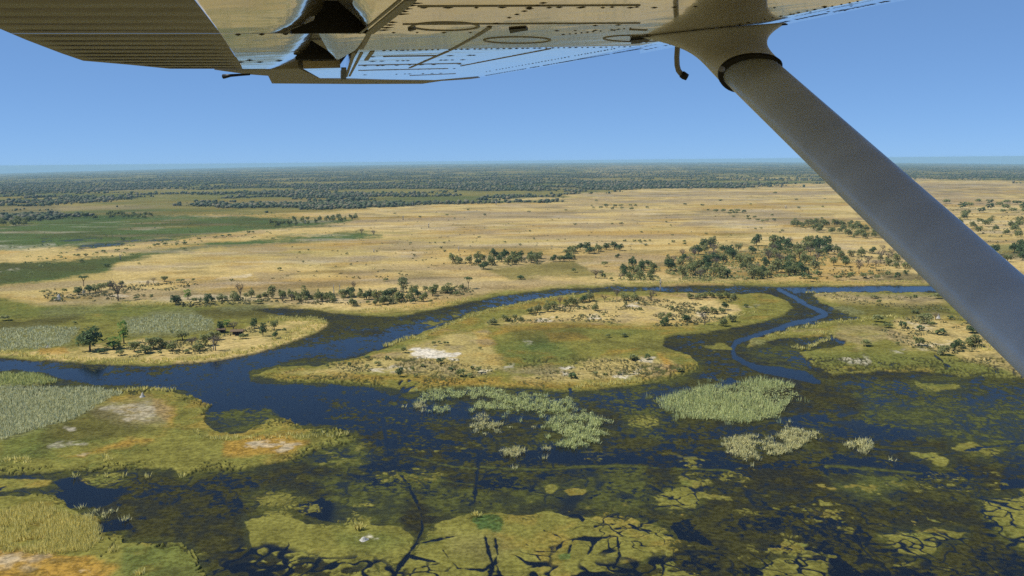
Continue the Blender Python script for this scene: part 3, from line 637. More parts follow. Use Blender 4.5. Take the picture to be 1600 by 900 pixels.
class MB:
    def __init__(s): s.bm = bmesh.new()
    def face(s, pts, mi=0):
        vs_ = [s.bm.verts.new(Vector(p)) for p in pts]; f = s.bm.faces.new(vs_); f.material_index = mi; return f
    def slab(s, pts, up, mi=0):
        """outline plus thickness along up"""
        lo = [s.bm.verts.new(Vector(p)) for p in pts]; hi = [s.bm.verts.new(Vector(p + up)) for p in pts]
        for f in (s.bm.faces.new(lo), s.bm.faces.new(hi[::-1])): f.material_index = mi
        for k in range(len(pts)):
            f = s.bm.faces.new([lo[k], hi[k], hi[(k + 1) % len(pts)], lo[(k + 1) % len(pts)]]); f.material_index = mi
    def grid(s, rows, mi=0, smooth=True):
        vv = [[s.bm.verts.new(Vector(p)) for p in r] for r in rows]
        for a, b in zip(vv[:-1], vv[1:]):
            for k in range(len(a) - 1):
                f = s.bm.faces.new([a[k], a[k + 1], b[k + 1], b[k]]); f.smooth = smooth; f.material_index = mi
    def disc(s, c, r, n, mi=1, seg=7, hgt=.003, el=1.0, ex=None):
        a = c_ax if ex is None else ex; b = np.cross(n, a)
        ring = [c + (a * math.cos(t) * el + b * math.sin(t)) * r for t in np.linspace(0, 2 * math.pi, seg, endpoint=False)]
        top = s.bm.verts.new(Vector(c - n * hgt)); lo = [s.bm.verts.new(Vector(p)) for p in ring]
        for k in range(seg):
            f = s.bm.faces.new([lo[k], lo[(k + 1) % seg], top]); f.material_index = mi
    def strip(s, a, b, wd, n, mi=1, hgt=.002):
        d = (b - a) / max(np.linalg.norm(b - a), 1e-6); t = np.cross(n, d) * wd / 2
        s.slab([a - t - n * hgt, b - t - n * hgt, b + t - n * hgt, a + t - n * hgt], n * hgt * .9, mi)
    def tube(s, pts, rad_, seg=14, mi=0, cap=True):
        pts = [np.asarray(p, float) for p in pts]; rs = np.broadcast_to(rad_, (len(pts),)); rings = []; u = None
        for k, p in enumerate(pts):
            t = pts[min(k + 1, len(pts) - 1)] - pts[max(k - 1, 0)]; t /= np.linalg.norm(t)
            if u is None: u = np.cross(t, [0.31, .2, .9]); 
            u = u - t * u.dot(t); u /= np.linalg.norm(u); v = np.cross(t, u)
            rings.append([s.bm.verts.new(Vector(p + (u * math.cos(a) + v * math.sin(a)) * rs[k])) for a in np.linspace(0, 2 * math.pi, seg, endpoint=False)])
        for a, b in zip(rings[:-1], rings[1:]):
            for k in range(seg):
                f = s.bm.faces.new([a[k], a[(k + 1) % seg], b[(k + 1) % seg], b[k]]); f.smooth = True; f.material_index = mi
        if cap:
            for r_ in (rings[0][::-1], rings[-1]): s.bm.faces.new(r_).material_index = mi
    def build(s, name, mats_, parent=None, recalc=True):
        if recalc: bmesh.ops.recalc_face_normals(s.bm, faces=s.bm.faces)
        me = bpy.data.meshes.new(name); s.bm.to_mesh(me); s.bm.free()
        for m in mats_: me.materials.append(m)
        o = bpy.data.objects.new(name, me); COL.objects.link(o)
        if parent: o.parent = parent; o.matrix_parent_inverse = parent.matrix_world.inverted()
        return o
def empty(name, loc):
    o = bpy.data.objects.new(name, None); COL.objects.link(o); o.location = loc; o.empty_display_size = .5
    bpy.context.view_layer.update(); return o
plane = empty('light_aircraft', (0.6, -0.6, H - 1.2))
tag(plane, 'pale high-winged light aircraft seen from its cabin, wing overhead and grey lift strut', 'aircraft')

def pin(px, py, off=0): return on_plane(px, py, *PL_IN, off=off)
def pout(px, py, off=0): return on_plane(px, py, *PL_OUT, off=off)
TH = n_ax * .09
wing_mb = MB()
SPAR = lambda y: 450 + (640 - 450) * (230 - y) / 230          # chord position of the aft spar line, in the photo
# inner lower skin, then the outer bay beyond the riveted joint, then the rolled leading edge
inner = [(SPAR(-500), -500), (SPAR(0), 0), (578, 50), (560, 79), (1000, 71), (1140, 44), (1378, -6), (3900, -500)]
wing_mb.slab([pin(*p) for p in inner], TH)
outer = [(560, 79), (548, 100), (538, 122), (600, 124), (680, 125), (748, 119), (880, 97), (1000, 71)]
wing_mb.slab([pout(*p) for p in outer], n_ax * .06)
edge_in = [(3900, -500), (1378, -6), (1140, 44), (1000, 71)]; 
rows = []
for k in range(6):
    t = k / 5; off = .028 * t * t; sh = 13 * t
    rows.append([pin(x + (60 if y < -100 else 0) * t, y + sh * (3 if y < -100 else 1), off) for x, y in edge_in])
wing_mb.grid(rows)
rows = []
for k in range(6):
    t = k / 5; off = .02 * t * t
    rows.append([pout(x, y + 2.5 * t, off * .4) for x, y in [(1000, 71), (880, 97), (748, 119)]])
wing_mb.grid(rows)
wing = wing_mb
# rivet rows, seams and panels are the skin's own pattern
def rivets(p, q, n, fn, nrm, r=.008, el=1.5, jit=.12, skip=.06):
    for k in range(n):
        if random.random() < skip: continue
        t = (k + random.uniform(-jit, jit)) / max(n - 1, 1); t = min(max(t, 0), 1)
        wing.disc(fn(p[0] + (q[0] - p[0]) * t, p[1] + (q[1] - p[1]) * t), r * .72 * random.uniform(.6, 1.3), nrm, 1, 7, .002, el)
I, On = n_ax, n_out
rivets((1385, 2), (1010, 80 - 3), 52, pin, I, .011); rivets((1340, 2), (1010, 66), 26, pin, I, .006)
rivets((1000, 76), (760, 118), 60, pout, On, .011); rivets((960, 76), (760, 112), 40, pout, On, .006)
rivets((600, 79), (985, 73), 42, pin, I, .0075); rivets((700, 12), (985, 12), 8, pin, I, .009); rivets((660, 12), (1000, 11), 9, pin, I, .008, 1.5)
rivets((850, 4), (765, 41), 9, pin, I, .009); rivets((880, 54), (985, 44), 12, pin, I, .006); rivets((615, 51), (735, 51), 4, pin, I, .007)
rivets((645, 5), (600, 47), 11, pin, I, .012, 2.2); rivets((930, 40), (1000, 38), 3, pin, I, .008); rivets((870, 48), (960, 47), 4, pin, I, .007)
rivets((1020, 12), (1090, 10), 3, pin, I, .009); rivets((1210, 12), (1330, 9), 4, pin, I, .007); rivets((1240, 22), (1320, 16), 4, pin, I, .006)
for y_, n_ in ((88, 14), (95, 16), (102, 12), (109, 14), (116, 10)):
    rivets((570, y_ + 1), (760 - (y_ - 88) * 2, y_ - 2), n_, pout, On, .008, 2.5, .4, .3)
for (a, b, wd) in (((642, 0), (577, 52), .022), ((625, 0), (562, 52), .006), ((577, 52), (565, 76), .012), ((765, 43), (745, 56), .012), ((745, 56), (702, 79), .010), ((1010, 47), (985, 46), .01)):
    wing.strip(pin(*a), pin(*b), wd, I, 2)
for (a, b, wd) in (((700, 80), (640, 106), .010), ((860, 76), (720, 103), .006), ((553, 82), (541, 120), .012), ((565, 82), (546, 119), .010), ((582, 80), (572, 94), .014), ((560, 102), (720, 99), .004), ((560, 110), (700, 107), .004), ((600, 88), (680, 87), .014), ((640, 118), (712, 115), .006)):
    wing.strip(pout(*a), pout(*b), wd, On, 2)
for y_ in (9, 37): wing.strip(pin(SPAR(y_) + 20, y_ + .6), pin(1000, y_ - 1), .004, I, 2)
def oval(cx, cy, rx, ry, fn, nrm):
    pts = [fn(cx + rx * math.cos(t), cy + ry * math.sin(t)) for t in np.linspace(0, 2 * math.pi, 28)]
    for a, b in zip(pts[:-1], pts[1:]): wing.strip(a, b, .006, nrm, 2)
oval(696, 41, 52, 6.5, pin, I); oval(808, 62.5, 52, 5.0, pin, I); oval(995, 60, 52, 5.0, pin, I)
def patch(pts, fn, nrm, mi=3, h=.004): wing.slab([fn(*p) - nrm * h for p in pts], nrm * h * .9, mi)
patch([(795, 44), (805, 43), (822, 42), (825, 45), (812, 47), (797, 50)], pin, I)
patch([(637, 45), (646, 41), (650, 44), (640, 46.5)], pin, I); patch([(985, 60), (1010, 55), (1030, 56), (1000, 66), (986, 67)], pin, I)
patch([(533, 105), (541, 105), (541, 123), (533, 123)], pout, On)
wing_o = wing.build('wing', [M_SKIN, M_RIVET, M_RIB, M_BLACK], plane)

def panel(left, right, fn, nrm, y0, y1, ny, nx, curl, name, mats_, parent, thick=.0):
    """a skin panel between two photo edges whose forward edge curls up into its nose"""
    m = MB(); rows = []
    ly, lx = zip(*[(y, x) for x, y in left]); ry, rx = zip(*[(y, x) for x, y in right])
    for y in np.linspace(y0, y1, ny):
        xl, xr = np.interp(y, ly, lx), np.interp(y, ry, rx); r = []
        for k in range(nx):
            t = k / (nx - 1); r.append(fn(xl + (xr - xl) * t, y, curl * max(0, (t - .72) / .28) ** 2))
        rows.append(r)
    m.grid(rows); return m
FL = [(210, -150), (305, 0), (345, 52), (376, 100), (379, 108)]
flap_m = panel(FL, [(545, -150), (508, 0), (498, 25), (480, 45), (455, 52)], pin, I, -150, 51.6, 16, 14, .05, 'flap', None, None)
flap_o = flap_m.build('flap', [M_SKIN, M_RIVET], wing_o, recalc=False)
ail_m = panel(FL, [(488, 52), (486, 64), (480, 75), (466, 92), (440, 106), (430, 108)], pin, I, 52.4, 81, 6, 14, .03, 'aileron', None, None)
rowsb = panel(FL, [(477, 80), (466, 92), (440, 106), (430, 108)], pout, On, 81.4, 107.6, 6, 14, .02, 'aileron', None, None)
tmp_me = bpy.data.meshes.new('tmp'); rowsb.bm.to_mesh(tmp_me); rowsb.bm.free(); ail_m.bm.from_mesh(tmp_me); bpy.data.meshes.remove(tmp_me)
for x_, y_ in ((372, 54), (409, 53.5), (446, 53)): ail_m.disc(pin(x_, y_), .008, I, 1)
for x_, y_ in ((376, 97), (390, 94), (406, 97), (436, 95)): ail_m.disc(pout(x_, y_), .009, On, 1, el=1.6)
ail_o = ail_m.build('aileron', [M_SKIN, M_RIVET], wing_o, recalc=False)
# ribbed trailing skins of flap and aileron
TE = [(-60, -150), (-40, 30), (0, 45), (40, 62), (95, 83), (130, 95), (200, 101), (270, 108)]
n_rib = rot_about(n_ax, s_ax, math.radians(-3.0))
P_RIB = on_plane(345, 52)
def prib(px, py, off=0): return on_plane(px, py, P_RIB, n_rib, off)
def ribbed(y0, y1, name, parent):
    m = MB(); rows = []
    teY = [p[1] for p in TE]; teX = [p[0] for p in TE]
    ys = 1.0 / np.linspace(1 / (258.0 - y0), 1 / (258.0 - y1), 240); ys = 258 - ys
    lY = [p[1] for p in FL]; lX = [p[0] for p in FL]
    for y in ys:
        base = prib(300, y); sp = (base - P_RIB).dot(s_ax); ph_ = (sp / .115) % 1.0
        prof = .0045 * (1 - abs(2 * ph_ - 1) ** 1.5) 
        xr = np.interp(y, lY, lX) - .8; xl = np.interp(y, teY, teX)
        xl = min(xl, xr - 2)
        rows.append([prib(xl + (xr - xl) * t, y, -prof * min(1, (1 - t) * 14 + .15) * min(1, t * 8 + .2)) for t in np.linspace(0, 1, 22)])
    m.grid(rows); return m.build(name, [M_RIB], parent, recalc=False)
ribbed(-150, 52, 'ribbed_skin', flap_o)
ribbed(52.3, 107.5, 'ribbed_skin', ail_o)
# upper skin above the control surfaces closes the recess between nose and spar
m = MB()
m.slab([pin(x, y, .075) for x, y in [(250, -150), (330, 30), (352, 66), (560, 60), (SPAR(30), 30), (SPAR(-150) + 20, -150)]], n_ax * .02)
m.slab([pin(x, y, .07) for x, y in [(352, 66.5), (384, 103), (530, 103), (560, 60.5)]], n_ax * .02)
m.build('recess_skin', [M_RIB], wing_o)
def bay(pts, name):
    m = MB(); m.slab([pin(*p) for p in pts], s_ax * .012); m.build(name, [M_BLACK], wing_o)
m = MB(); p_a, p_b = pin(455, 52.2), pin(578, 51.2)
top1 = p_a + (p_b - p_a) * .47 + n_ax * .10
m.slab([p_a, p_b, p_b + n_ax * .01, top1, p_a + (p_b - p_a) * .3 + n_ax * .03, p_a + n_ax * .008], s_ax * .012)
m.build('bay_rib', [M_BLACK], wing_o)  # rib painted black to stand for the dark of the open bay
m = MB(); p_a, p_b = pin(462, 93.5), pin(527, 93)
m.slab([p_a, p_b, p_b + n_ax * .01, p_a + (p_b - p_a) * .42 + n_ax * .062, p_a + n_ax * .01], s_ax * .012)
m.build('bay_rib', [M_BLACK], wing_o)  # outboard rib, black again in place of the bay's own shade
# rear skin strips between recess and spar
m = MB()
def curlstrip(L, Rr, y0, y1, fn, curl):
    ly, lx = [p[1] for p in L], [p[0] for p in L]; ry, rx = [p[1] for p in Rr], [p[0] for p in Rr]
    m.grid([[fn(np.interp(y, ly, lx) + (np.interp(y, ry, rx) - np.interp(y, ly, lx)) * t, y, curl * max(0, 1 - t / .5) ** 2) for t in np.linspace(0, 1, 10)] for y in np.linspace(y0, y1, 10)])
curlstrip([(600, -150), (548, 0), (558, 20), (574, 50)], [(SPAR(-150) - 3, -150), (SPAR(0) - 3, 0), (576, 50)], -150, 50, pin, .012)
curlstrip([(498, 52.5), (512, 78), (522, 93)], [(574, 52.5), (556, 78), (528, 94)], 52.5, 93, pin, .008)
m.build('rear_skin', [M_SKIN], wing_o, recalc=False)
# wing tip: a darker moulded cap with a bright end plate
m = MB(); m.slab([pout(x, y, .004) for x, y in [(335, 109), (381, 109), (430, 108.4), (466, 107), (500, 122.5), (536, 124), (650, 126), (750, 121.5), (735, 123.5), (690, 126.5), (660, 131), (560, 131.4), (425, 130.5), (419, 118.5), (385, 116)]], n_ax * .05)
m.build('wing_tip', [M_RIB], wing_o)
m = MB(); m.slab([pout(x, y) for x, y in [(474, 107.5), (532, 106), (532, 122), (500, 122)]], n_ax * .03); 
m.build('tip_plate', [M_SKIN], wing_o)
m = MB(); m.tube([prib(349, 119.5), prib(360, 118), prib(374, 117), prib(390, 116.2)], [.010, .006, .005, .004], 8); m.build('static_wick', [M_BLACK], wing_o)

# lift strut: streamlined section from the wing down to the fuselage
D_TOP, D_END = 2.55, 1.75
def at_depth(px, py, d):
    r = ray(px, py); return CAM + r * (d / r[1])
cl = lambda t: ((1172 + (1540 - 1172) * t), (112 + (452 - 112) * t))
S0, S1 = at_depth(*cl(0), D_TOP), at_depth(*cl(1), D_END)
s_dir = (S1 - S0) / np.linalg.norm(S1 - S0)
view = (S0 + S1) / 2 - CAM; view /= np.linalg.norm(view)
ch_dir = np.cross(view, s_dir); ch_dir /= np.linalg.norm(ch_dir)
if ch_dir[0] < 0: ch_dir = -ch_dir
ch_dir = rot_about(ch_dir, s_dir, math.radians(-18)); th_dir = np.cross(s_dir, ch_dir)
def section(c, a, b, seg=40):
    out = []
    for t in np.linspace(0, 2 * math.pi, seg, endpoint=False):
        x = math.cos(t); y = math.sin(t) * (1 - .25 * x); out.append(c + ch_dir * a * x + th_dir * b * y)
    return out
FACE = 1.0 if th_dir.dot(-view) > 0 else -1.0
def cuff(c, a, b, seg=40):
    out = section(c, a, b, seg)
    return [p + s_dir * (.036 * math.cos(t) - .022 * FACE * math.sin(t)) for p, t in zip(out, np.linspace(0, 2 * math.pi, seg, endpoint=False))]
def loft(rings, name, material, parent, cap=True):
    m = MB(); R_ = [[m.bm.verts.new(Vector(p)) for p in r] for r in rings]; k_ = len(rings[0])
    for a, b in zip(R_[:-1], R_[1:]):
        for k in range(k_):
            f = m.bm.faces.new([a[k], a[(k + 1) % k_], b[(k + 1) % k_], b[k]]); f.smooth = True
    if cap: m.bm.faces.new(R_[0][::-1]); m.bm.faces.new(R_[-1])
    return m.build(name, [material], parent)
HALF0, HALF1 = .069, .070
rings = [section(S0 + (S1 - S0) * t, HALF0 + (HALF1 - HALF0) * t, .037) for t in np.linspace(-.035, 1.75, 12)]
strut_o = loft(rings, 'lift_strut', M_STRUT, plane)
# flared fairing: wide on the wing skin, narrowing into the strut
foot = []
fc = (1112, 47)
for t in np.linspace(0, 2 * math.pi, 40, endpoint=False):
    x = math.cos(t); y = math.sin(t)
    foot.append(on_plane(fc[0] + (118 if x > 0 else 112) * x, fc[1] - 11.5 * x - 2.2 * y, off=-.001))
sec = cuff(S0, HALF0 * 1.1, .046)
# line the two rings up: nearest start
fo = np.array(foot); best_k, best_d = (0, 1), 1e9
for sg in (1, -1):
    for k in range(40):
        q = np.roll(fo[::sg], k, 0); dd = ((q - q.mean(0)) * 1.0 - (np.array(sec) - np.mean(sec, 0))); e = (dd ** 2).sum()
        if e < best_d: best_d, best_k = e, (k, sg)
fo = np.roll(fo[::best_k[1]], best_k[0], 0); se = np.array(sec)
rings = []
for t in np.linspace(0, 1, 14):
    wgt = 1 - (1 - t) ** 2.4
    rings.append([fo[k] * (1 - t) + se[k] * t + ((fo.mean(0) * (1 - t) + se.mean(0) * t) - (fo[k] * (1 - t) + se[k] * t)) * .35 * math.sin(math.pi * t) ** 1.0 * (1 - .3 * t) for k in range(40)])
fair_o = loft(rings, 'strut_fairing', M_FAIR, strut_o)
rings = [cuff(S0 + s_dir * (q - .006), HALF0 * 1.1 + e, .047 + e) for q, e in ((0, .0), (.002, .003), (.009, .0035), (.013, .0))]
loft(rings, 'rubber_seal', M_BLACK, strut_o)
m = MB(); m.disc(at_depth(1128, 108, D_TOP - .035), .011, view, 0, 10); m.build('screw', [M_TUBE], strut_o)
m = MB()
for k in range(28):
    t0, t1 = k / 28, (k + 1) / 28
    p = on_plane(985 + 245 * t0, 62.5 - 25 * t0 - .8, off=-.004); q = on_plane(985 + 245 * t1, 62.5 - 25 * t1 - .8, off=-.004); m.strip(p, q, .012, n_ax, 0, .004)
m.build('sealant_line', [M_BLACK], fair_o)
# fuel vent tube hanging from the wing
VT = 2.42
m = MB(); base_v = on_plane(1066, 52)
path = [base_v + n_ax * .01, base_v - n_ax * .01] + [at_depth(x, y, base_v[1] * .995) for x, y in [(1061, 62), (1058.5, 75), (1057.5, 90), (1058, 102), (1060, 110), (1064, 115), (1068, 118)]]
m.tube(path, .0085, 12); vent_o = m.build('vent_tube', [M_TUBE], plane)
m = MB(); m.tube([at_depth(x, y, base_v[1] * .99) for x, y in [(1065, 115.5), (1069, 118.5), (1074, 121)]], [.011, .0115, .010], 12); m.build('tube_cap', [M_BLACK], vent_o)

# ------------------------------------------------------------------ vegetation
def leaf_mat(name, cols, var=.5, trans=.35):
    m, n, b = mat(name); b.inputs['Roughness'].default_value = .75; b.inputs['Specular IOR Level'].default_value = .2
    oi = n.nodes.new('ShaderNodeObjectInfo'); g = n.nodes.new('ShaderNodeNewGeometry')
    ad = n.nodes.new('ShaderNodeMath'); ad.operation = 'MULTIPLY_ADD'; ad.inputs[1].default_value = 1 - var
    mu = n.nodes.new('ShaderNodeMath'); mu.operation = 'MULTIPLY'; mu.inputs[1].default_value = var
    n.links.new(g.outputs['Random Per Island'], mu.inputs[0]); n.links.new(oi.outputs['Random'], ad.inputs[0]); n.links.new(mu.outputs[0], ad.inputs[2])
    r = n.nodes.new('ShaderNodeValToRGB'); e = r.color_ramp.elements
    e[0].position = 0; e[0].color = cols[0]; e[1].position = 1; e[1].color = cols[-1]
    for k, c in enumerate(cols[1:-1]): x = e.new((k + 1) / (len(cols) - 1)); x.color = c
    n.links.new(ad.outputs[0], r.inputs[0]); n.links.new(r.outputs[0], b.inputs['Base Color'])
    if trans:
        t = n.nodes.new('ShaderNodeBsdfTranslucent'); mx = n.nodes.new('ShaderNodeMixShader'); mx.inputs[0].default_value = trans
        n.links.new(r.outputs[0], t.inputs[0]); n.links.new(b.outputs[0], mx.inputs[1]); n.links.new(t.outputs[0], mx.inputs[2])
        n.links.new(mx.outputs[0], n.nodes['Material Output'].inputs['Surface'])
    return m
KL = 1.0; KR = 1.5
M_LEAF = leaf_mat('tree_leaves', [lin(80, 87, 52, 2.0), lin(95, 100, 60, 2.0), lin(112, 114, 70, 2.0), lin(104, 104, 78, 2.0)], .45, .42)
M_LEAFB = leaf_mat('bright_leaves', [lin(84, 112, 52, 1.3), lin(116, 142, 66, 1.3)], .5, .42)
M_DARK = leaf_mat('dark_leaves', [lin(60, 76, 48, 1.8), lin(84, 98, 60, 1.8)], .6, .42)
M_TWIG = leaf_mat('bare_twigs', [lin(112, 100, 88, KL), lin(142, 130, 114, KL)], .5)
M_BARK = leaf_mat('bark', [lin(96, 84, 68, KL), lin(120, 106, 86, KL)], .3)
M_PALE = leaf_mat('dead_wood', [lin(176, 170, 158, KL), lin(214, 208, 196, KL)], .3)
M_WOOD = leaf_mat('far_crowns', [lin(56, 70, 46, .9), lin(80, 90, 58, 1), lin(66, 78, 54, .9), lin(100, 98, 76, 1), lin(120, 112, 86, 1)], .97, 0)
M_REED = leaf_mat('green_reeds', [lin(118, 122, 70, KR), lin(152, 156, 92, KR), lin(172, 172, 112, KR)], .95, .45)
M_REEDG = leaf_mat('grey_reeds', [lin(124, 124, 88, KR*1.2), lin(154, 154, 116, KR*1.2), lin(172, 170, 136, KR*1.2)], .95, .45)
M_PAP = leaf_mat('papyrus_heads', [lin(142, 146, 92, KR), lin(170, 174, 114, KR), lin(192, 194, 140, KR)], .95, .45)
M_PAPY = leaf_mat('dry_papyrus', [lin(140, 136, 88, KR), lin(184, 178, 124, KR), lin(206, 198, 150, KR)], .95, .45)
M_YEL = leaf_mat('yellow_reeds', [lin(132, 128, 66, KR), lin(186, 174, 98, KR), lin(208, 196, 128, KR)], .95, .45)
M_MOUND = leaf_mat('mound_clay', [lin(196, 190, 178, KL), lin(226, 222, 212, KL)], .4)

def leaf_quads(cx, n, size, up_bias=1.0):
    """n leaf-clump quads at points cx with random facing"""
    nrm = rng.normal(size=(n, 3)); nrm[:, 2] = np.abs(nrm[:, 2]) + up_bias; nrm /= np.linalg.norm(nrm, axis=1)[:, None]
    t = np.cross(nrm, rng.normal(size=(n, 3))); t /= np.linalg.norm(t, axis=1)[:, None]; b = np.cross(nrm, t)
    s1 = (size * rng.uniform(.6, 1.3, n))[:, None]; s2 = (size * rng.uniform(.6, 1.3, n))[:, None]
    v = np.stack([cx - t * s1, cx - b * s2 * .8, cx + t * s1, cx + b * s2], 1).reshape(-1, 3)
    return v, np.arange(4 * n).reshape(-1, 4)
def crown_mesh(name, lobes, per, size, material):
    pts = []
    for (x, y, z, rx, rz) in lobes:
        d = rng.normal(size=(per, 3)); d /= np.linalg.norm(d, axis=1)[:, None]; d[:, 2] = np.where(d[:, 2] < -.55, -d[:, 2], d[:, 2])
        r = rng.uniform(.45, 1.08, per)[:, None] ** .6
        pts.append(np.array([x, y, z]) + d * r * np.array([rx, rx, rz]))
    pts = np.concatenate(pts); v, f = leaf_quads(pts, len(pts), size)
    me = bpy.data.objects[mesh_from(name, v, f, material).name].data
    for o in list(bpy.data.objects):
        if o.data is me: bpy.data.objects.remove(o)
    return me
def limb_mesh(name, segs, material, seg=6):
    m = MB()
    for pts, r in segs: m.tube(pts, r, seg)
    me = bpy.data.meshes.new(name); m.bm.to_mesh(me); m.bm.free(); me.materials.append(material); return me
def lobes_round(n, R0, z0, zr, k):
    out = [(0, 0, z0, R0 * .62, zr * .8)]
    for j in range(n):
        a = 2 * math.pi * (j + rng.uniform(-.3, .3)) / n; q = R0 * rng.uniform(.45, .66)
        out.append((q * math.cos(a), q * math.sin(a), z0 + zr * rng.uniform(-.45, .5), R0 * rng.uniform(.3, .46) * k, zr * rng.uniform(.35, .6)))
    return out
def branches(base_h, spread, top, n, r):
    segs = [([(0, 0, -.04), (.01, 0, base_h * .5), (0, .01, base_h)], [r * 1.3, r, r * .8])]
    for j in range(n):
        a = 2 * math.pi * j / n + rng.uniform(-.4, .4); q = spread * rng.uniform(.6, 1)
        segs.append(([(0, 0, base_h * .9), (q * .45 * math.cos(a), q * .45 * math.sin(a), base_h + (top - base_h) * .45), (q * math.cos(a), q * math.sin(a), top * rng.uniform(.8, 1))], [r * .7, r * .45, r * .18]))
    return segs
PROTO = {}
def proto(kind, crown, trunk, wd): PROTO.setdefault(kind, []).append((crown, trunk, wd))
for k in range(4):
    proto('round', crown_mesh('crown', lobes_round(6 + k, .46, .41, .50, 1.1), 72, .056, M_LEAF), limb_mesh('trunk', branches(.3, .3, .75, 4, .035), M_BARK), 1.0)
for k in range(2):
    proto('dark', crown_mesh('crown', lobes_round(7, .47, .45, .48, 1.25), 95, .056, M_DARK), limb_mesh('trunk', branches(.25, .3, .75, 4, .035), M_BARK), 1.0)
for k in range(2):
    proto('umbrella', crown_mesh('crown', [(x, y, .82 + rng.uniform(-.04, .04), .26, .10) for x, y in ((0, 0), (.28, .05), (-.26, .12), (.05, -.28), (.0, .3), (-.2, -.2))], 48, .058, M_DARK), limb_mesh('trunk', branches(.5, .36, .85, 5, .035), M_BARK), 1.1)
    proto('bright', crown_mesh('crown', [(.02, 0, .74, .30, .24), (-.05, .04, .45, .24, .22), (.08, -.03, .35, .26, .2)], 90, .055, M_LEAFB), limb_mesh('trunk', branches(.3, .2, .8, 3, .035), M_BARK), .62)
def bare(seed):
    segs = branches(.34, .34, .8, 6, .03); ext = []
    for pts, r in segs[1:]:
        for j in range(5):
            p = np.array(pts[1]) * (1 - j / 5) + np.array(pts[2]) * (j / 5); d = rng.normal(size=3) * .14 + np.array([p[0], p[1], .12]) * .5
            ext.append(([p, p + d * .6, p + d + np.array([0, 0, .04])], [.010, .007, .004]))
            for q in range(2):
                p2 = p + d * .6; d2 = rng.normal(size=3) * .09 + np.array([0, 0, .05]); ext.append(([p2, p2 + d2], [.006, .003]))
    return segs, ext
for k in range(2):
    a, b_ = bare(k); tw = limb_mesh('twigs', b_, M_TWIG, 4)
    lob = [(x, y, z, .2, .16) for x, y, z in ((0, 0, .8), (.25, .1, .7), (-.25, 0, .72), (.05, -.25, .66), (-.08, .26, .68))]
    proto('bare', crown_mesh('crown', lob, 26, .022, M_TWIG), limb_mesh('trunk', a + b_, M_TWIG, 5), .9)
for k in range(2):
    proto('snag', None, limb_mesh('trunk', [([(0, 0, -.03), (.02, 0, .4), (-.01, .01, .8), (.02, 0, 1)], [.06, .045, .03, .012]), ([(0, 0, .55), (.12, .03, .72), (.15, .04, .82)], [.03, .02, .008]), ([(0, 0, .65), (-.1, .05, .78)], [.025, .008]), ([(0, 0, .4), (-.09, -.06, .5)], [.022, .008])], M_PALE), .3)
for k in range(3):
    proto('shrub', crown_mesh('foliage', lobes_round(5, .5, .45, .42, 1.0), 26, .095, (M_LEAF, M_DARK, M_LEAF)[k]), None, 1.0)
LOOK = {'round': 'bushy green tree', 'dark': 'dark dense-crowned tree', 'umbrella': 'flat-topped dark tree', 'bright': 'bright green leafy tree', 'bare': 'leafless grey tree', 'snag': 'pale dead trunk', 'shrub': 'low dark green shrub'}
N_TREE = 0
FAR_V = []
def plant_far(kind, bx, by, w_, h_):
    p = ground(bx, by, .35); px = np.linalg.norm(p - CAM) / F; crown, trunk, wd = PROTO[kind][rng.integers(len(PROTO[kind]))]
    v = np.empty(len(crown.vertices) * 3, np.float32); crown.vertices.foreach_get('co', v); v = v.reshape(-1, 3).copy()
    a = rng.uniform(0, 6.28); W = w_ * px / wd * .9; Hh = h_ * px * 1.06
    x = v[:, 0] * math.cos(a) - v[:, 1] * math.sin(a); y = v[:, 0] * math.sin(a) + v[:, 1] * math.cos(a)
    FAR_V.append(np.stack([x * W + p[0], y * W + p[1], v[:, 2] * Hh + terrain_z(p[0], p[1])], 1))
def plant(kind, bx, by, w_, h_, where, group, label=None):
    p = ground(bx, by, .35); dist_ = np.linalg.norm(p - CAM); px = dist_ / F
    crown, trunk, wd = PROTO[kind][rng.integers(len(PROTO[kind]))]
    W, Hh = w_ * px / wd, h_ * (1.0 if kind in ('snag', 'bare') else 1.12) * px
    lab = label or LOOK[kind] + ' ' + where
    if kind == 'shrub':
        o = bpy.data.objects.new('shrub', crown); COL.objects.link(o); cat = 'shrub'
    else:
        nm = {'snag': 'dead_tree', 'bare': 'dead_tree'}.get(kind, 'tree'); cat = 'tree'
        o = bpy.data.objects.new(nm, None); COL.objects.link(o); o.empty_display_size = 1
        for d, pn in ((trunk, 'trunk'), (crown, 'crown')):
            if d is None: continue
            c = bpy.data.objects.new(pn, d); COL.objects.link(c); c.parent = o
    g = terrain_z(p[0], p[1])
    W *= .90; Hh *= .95; o.location = (p[0], p[1], g); o.scale = (W, W, Hh) if kind != 'shrub' else (W, W, Hh * 1.05)
    o.rotation_euler = (0, 0, rng.uniform(0, 6.28))
    tag(o, lab, cat, group)
    return o
def terrain_z(x, y):
    a = math.atan2(x, y); r = math.hypot(x, y)
    i = int(np.clip(np.searchsorted(ph, a), 0, NP - 1)); j = int(np.clip(np.searchsorted(-rad, -r), 0, NR - 1))
    return float(P3[j * NP + i, 2]) - .08
def inpoly(poly, x, y):
    c = False; n_ = len(poly)
    for k in range(n_):
        (ax_, ay_), (bx_, by_) = poly[k], poly[(k + 1) % n_]
        if (ay_ > y) != (by_ > y) and x < (bx_ - ax_) * (y - ay_) / (by_ - ay_) + ax_: c = not c
    return c
def scatter(poly, n, gap):
    xs = [p[0] for p in poly]; ys = [p[1] for p in poly]; out = []; tries = 0
    while len(out) < n and tries < n * 60:
        tries += 1; x, y = rng.uniform(min(xs), max(xs)), rng.uniform(min(ys), max(ys))
        if inpoly(poly, x, y) and all(abs(x - a) > gap or abs(y - b_) > gap * .45 for a, b_ in out): out.append((x, y))
    return out
